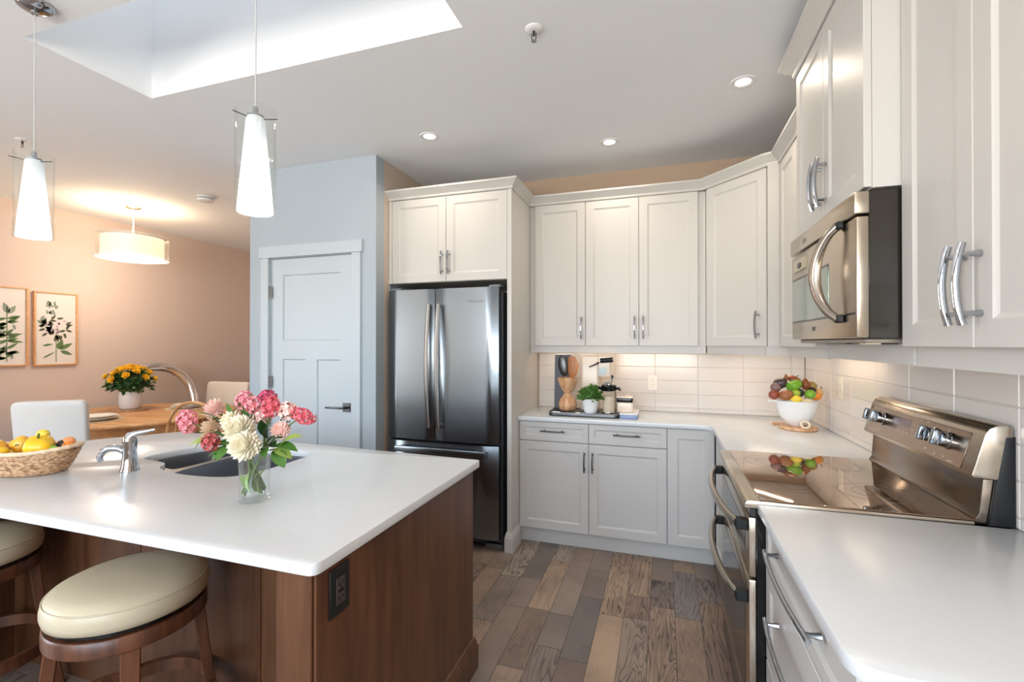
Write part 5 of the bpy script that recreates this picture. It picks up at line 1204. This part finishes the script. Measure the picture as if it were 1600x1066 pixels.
plate_stack(-4.80, 3.62, 'the place setting near the far chair', 2, .14)
# chrome arch: taken for the faucet's gooseneck, built as a standing tube
al = thing('chrome_gooseneck_arch', 'thick chrome gooseneck tube rising behind the dining table', 'arched tube', (-5.03, 4.62, 0))
AX = [(-5.320, 4.120, .02), (-5.320, 4.120, .45)] + [(-5.33, 4.12, 0.649), (-5.352, 4.12, 0.824), (-5.389, 4.1, 0.954), (-5.434, 4.04, 1.064), (-5.47, 3.93, 1.145), (-5.47, 3.8, 1.173), (-5.457, 3.68, 1.172), (-5.466, 3.58, 1.135)]
al.location = (-5.320, 4.120, 0); al.matrix_basis = Matrix.Translation((-5.320, 4.120, 0))
mb = MB(); mb.tube([tuple(Vector(p) - Vector((-5.320, 4.120, 0))) for p in AX], .050, 16); mb.build('arched_tube', mat('bright_chrome', (235, 238, 242), .12, 1.), al, smooth=60)
mb = MB(); mb.lathe([(0, 0), (.14, 0), (.14, .018), (.13, .024), (0, .024)], n=36); mb.build('base', M_chrome, al)

# ------------------------------------------------------------------ BOTANICAL PRINTS
M_paper = mat('print_paper', (226, 220, 214), .6, var=.02); M_frame = wood_mat('frame_oak', (196, 142, 92), (226, 176, 124), .4, 1, 10)
def print_(y0, y1, z0, z1, lab, kind):
    o = thing('framed_print', lab, 'picture', (XL + .001, y0, z0)); w, h = y1 - y0, z1 - z0; f = .014; d = .028
    mb = MB(); mb.box(0, d, 0, f, 0, h, bev=.002); mb.box(0, d, w - f, w, 0, h, bev=.002); mb.box(0, d, f, w - f, 0, f, bev=.002); mb.box(0, d, f, w - f, h - f, h, bev=.002); mb.build('frame', M_frame, o)
    mb = MB(); mb.box(0, .012, f, w - f, f, h - f); mb.build('paper', M_paper, o)
    x = .0128; r_ = random.Random(kind)
    def lf(mb, y, z, a, L_, w_):
        n = 5; pts = []
        for i in range(n + 1):
            t = i / n; pts.append((t, math.sin(PI * t ** .8) * w_))
        P = [(y + math.cos(a) * t * L_ - math.sin(a) * s_, z + math.sin(a) * t * L_ + math.cos(a) * s_) for t, s_ in pts] + [(y + math.cos(a) * t * L_ + math.sin(a) * s_, z + math.sin(a) * t * L_ - math.cos(a) * s_) for t, s_ in pts[-2:0:-1]]
        mb.prism([(p[0], p[1]) for p in P], x - .0004, x, M=Matrix(((0, 0, 1, 0), (1, 0, 0, 0), (0, 1, 0, 0), (0, 0, 0, 1))))
    g1 = mat('ink_green', (96, 122, 78), .7, var=.3, vscale=60); g2 = mat('ink_sage', (138, 150, 136), .7, var=.25, vscale=60); g3 = mat('ink_lilac', (196, 170, 182), .7, var=.2, vscale=60); g4 = mat('ink_dark', (84, 88, 70), .7, var=.3, vscale=60)
    if kind == 1:
        mb = MB(); mb.box(x - .0004, x, w * .58, w * .60, h * .06, h * .75)
        for i in range(26): z = h * r_.uniform(.10, .62); lf(mb, w * .59, z, r_.choice((0, PI)) + r_.uniform(-.3, .9) * 1., w * r_.uniform(.18, .34), .014)
        mb.build('leaf_print', g1, o, smooth=0)
        mb = MB(); lf(mb, w * .62, h * .66, 1.9, w * .30, .025); lf(mb, w * .62, h * .66, 1.0, w * .26, .022)
        for i in range(12): z = h * r_.uniform(.08, .6); lf(mb, w * r_.uniform(.35, .8), z, r_.uniform(0, 6.28), w * .15, .012)
        mb.build('pale_leaf_print', g2, o, smooth=0)
    else:
        mb = MB()
        for i in range(26): a = r_.uniform(0, 6.28); lf(mb, w * (.50 + .24 * math.cos(a)), h * (.52 + .12 * math.sin(a)), r_.uniform(0, 6.28), w * .17, .012)
        mb.build('dark_leaf_print', g4, o, smooth=0)
        mb = MB()
        for i in range(14): lf(mb, w * r_.uniform(.22, .5), h * r_.uniform(.66, .84), r_.uniform(.8, 2.4), w * .13, .010)
        for i in range(8): lf(mb, w * r_.uniform(.15, .4), h * r_.uniform(.45, .62), r_.uniform(0, 6.28), w * .15, .014)
        mb.build('sage_leaf_print', g2, o, smooth=0)
        mb = MB()
        for i in range(22): lf(mb, w * r_.uniform(.32, .66), h * r_.uniform(.44, .62), r_.uniform(0, 6.28), w * .10, .009)
        mb.build('blossom_print', g3, o, smooth=0)
        mb = MB(); lf(mb, w * .55, h * .22, 1.2, w * .30, .026); lf(mb, w * .58, h * .22, .5, w * .36, .022); lf(mb, w * .6, h * .2, -.4, w * .32, .020); lf(mb, w * .2, h * .10, .55, w * .35, .008); lf(mb, w * .2, h * .27, .2, w * .25, .012)
        mb.box(x - .0004, x, w * .50, w * .52, h * .05, h * .45); mb.build('leaf_print', g1, o, smooth=0)
print_(2.455, 2.822, 1.222, 1.970, 'botanical print with green leaves, cut off at the left edge', 1)
print_(2.862, 3.218, 1.216, 1.950, 'botanical print with pink and grey blossoms, right of the pair', 2)
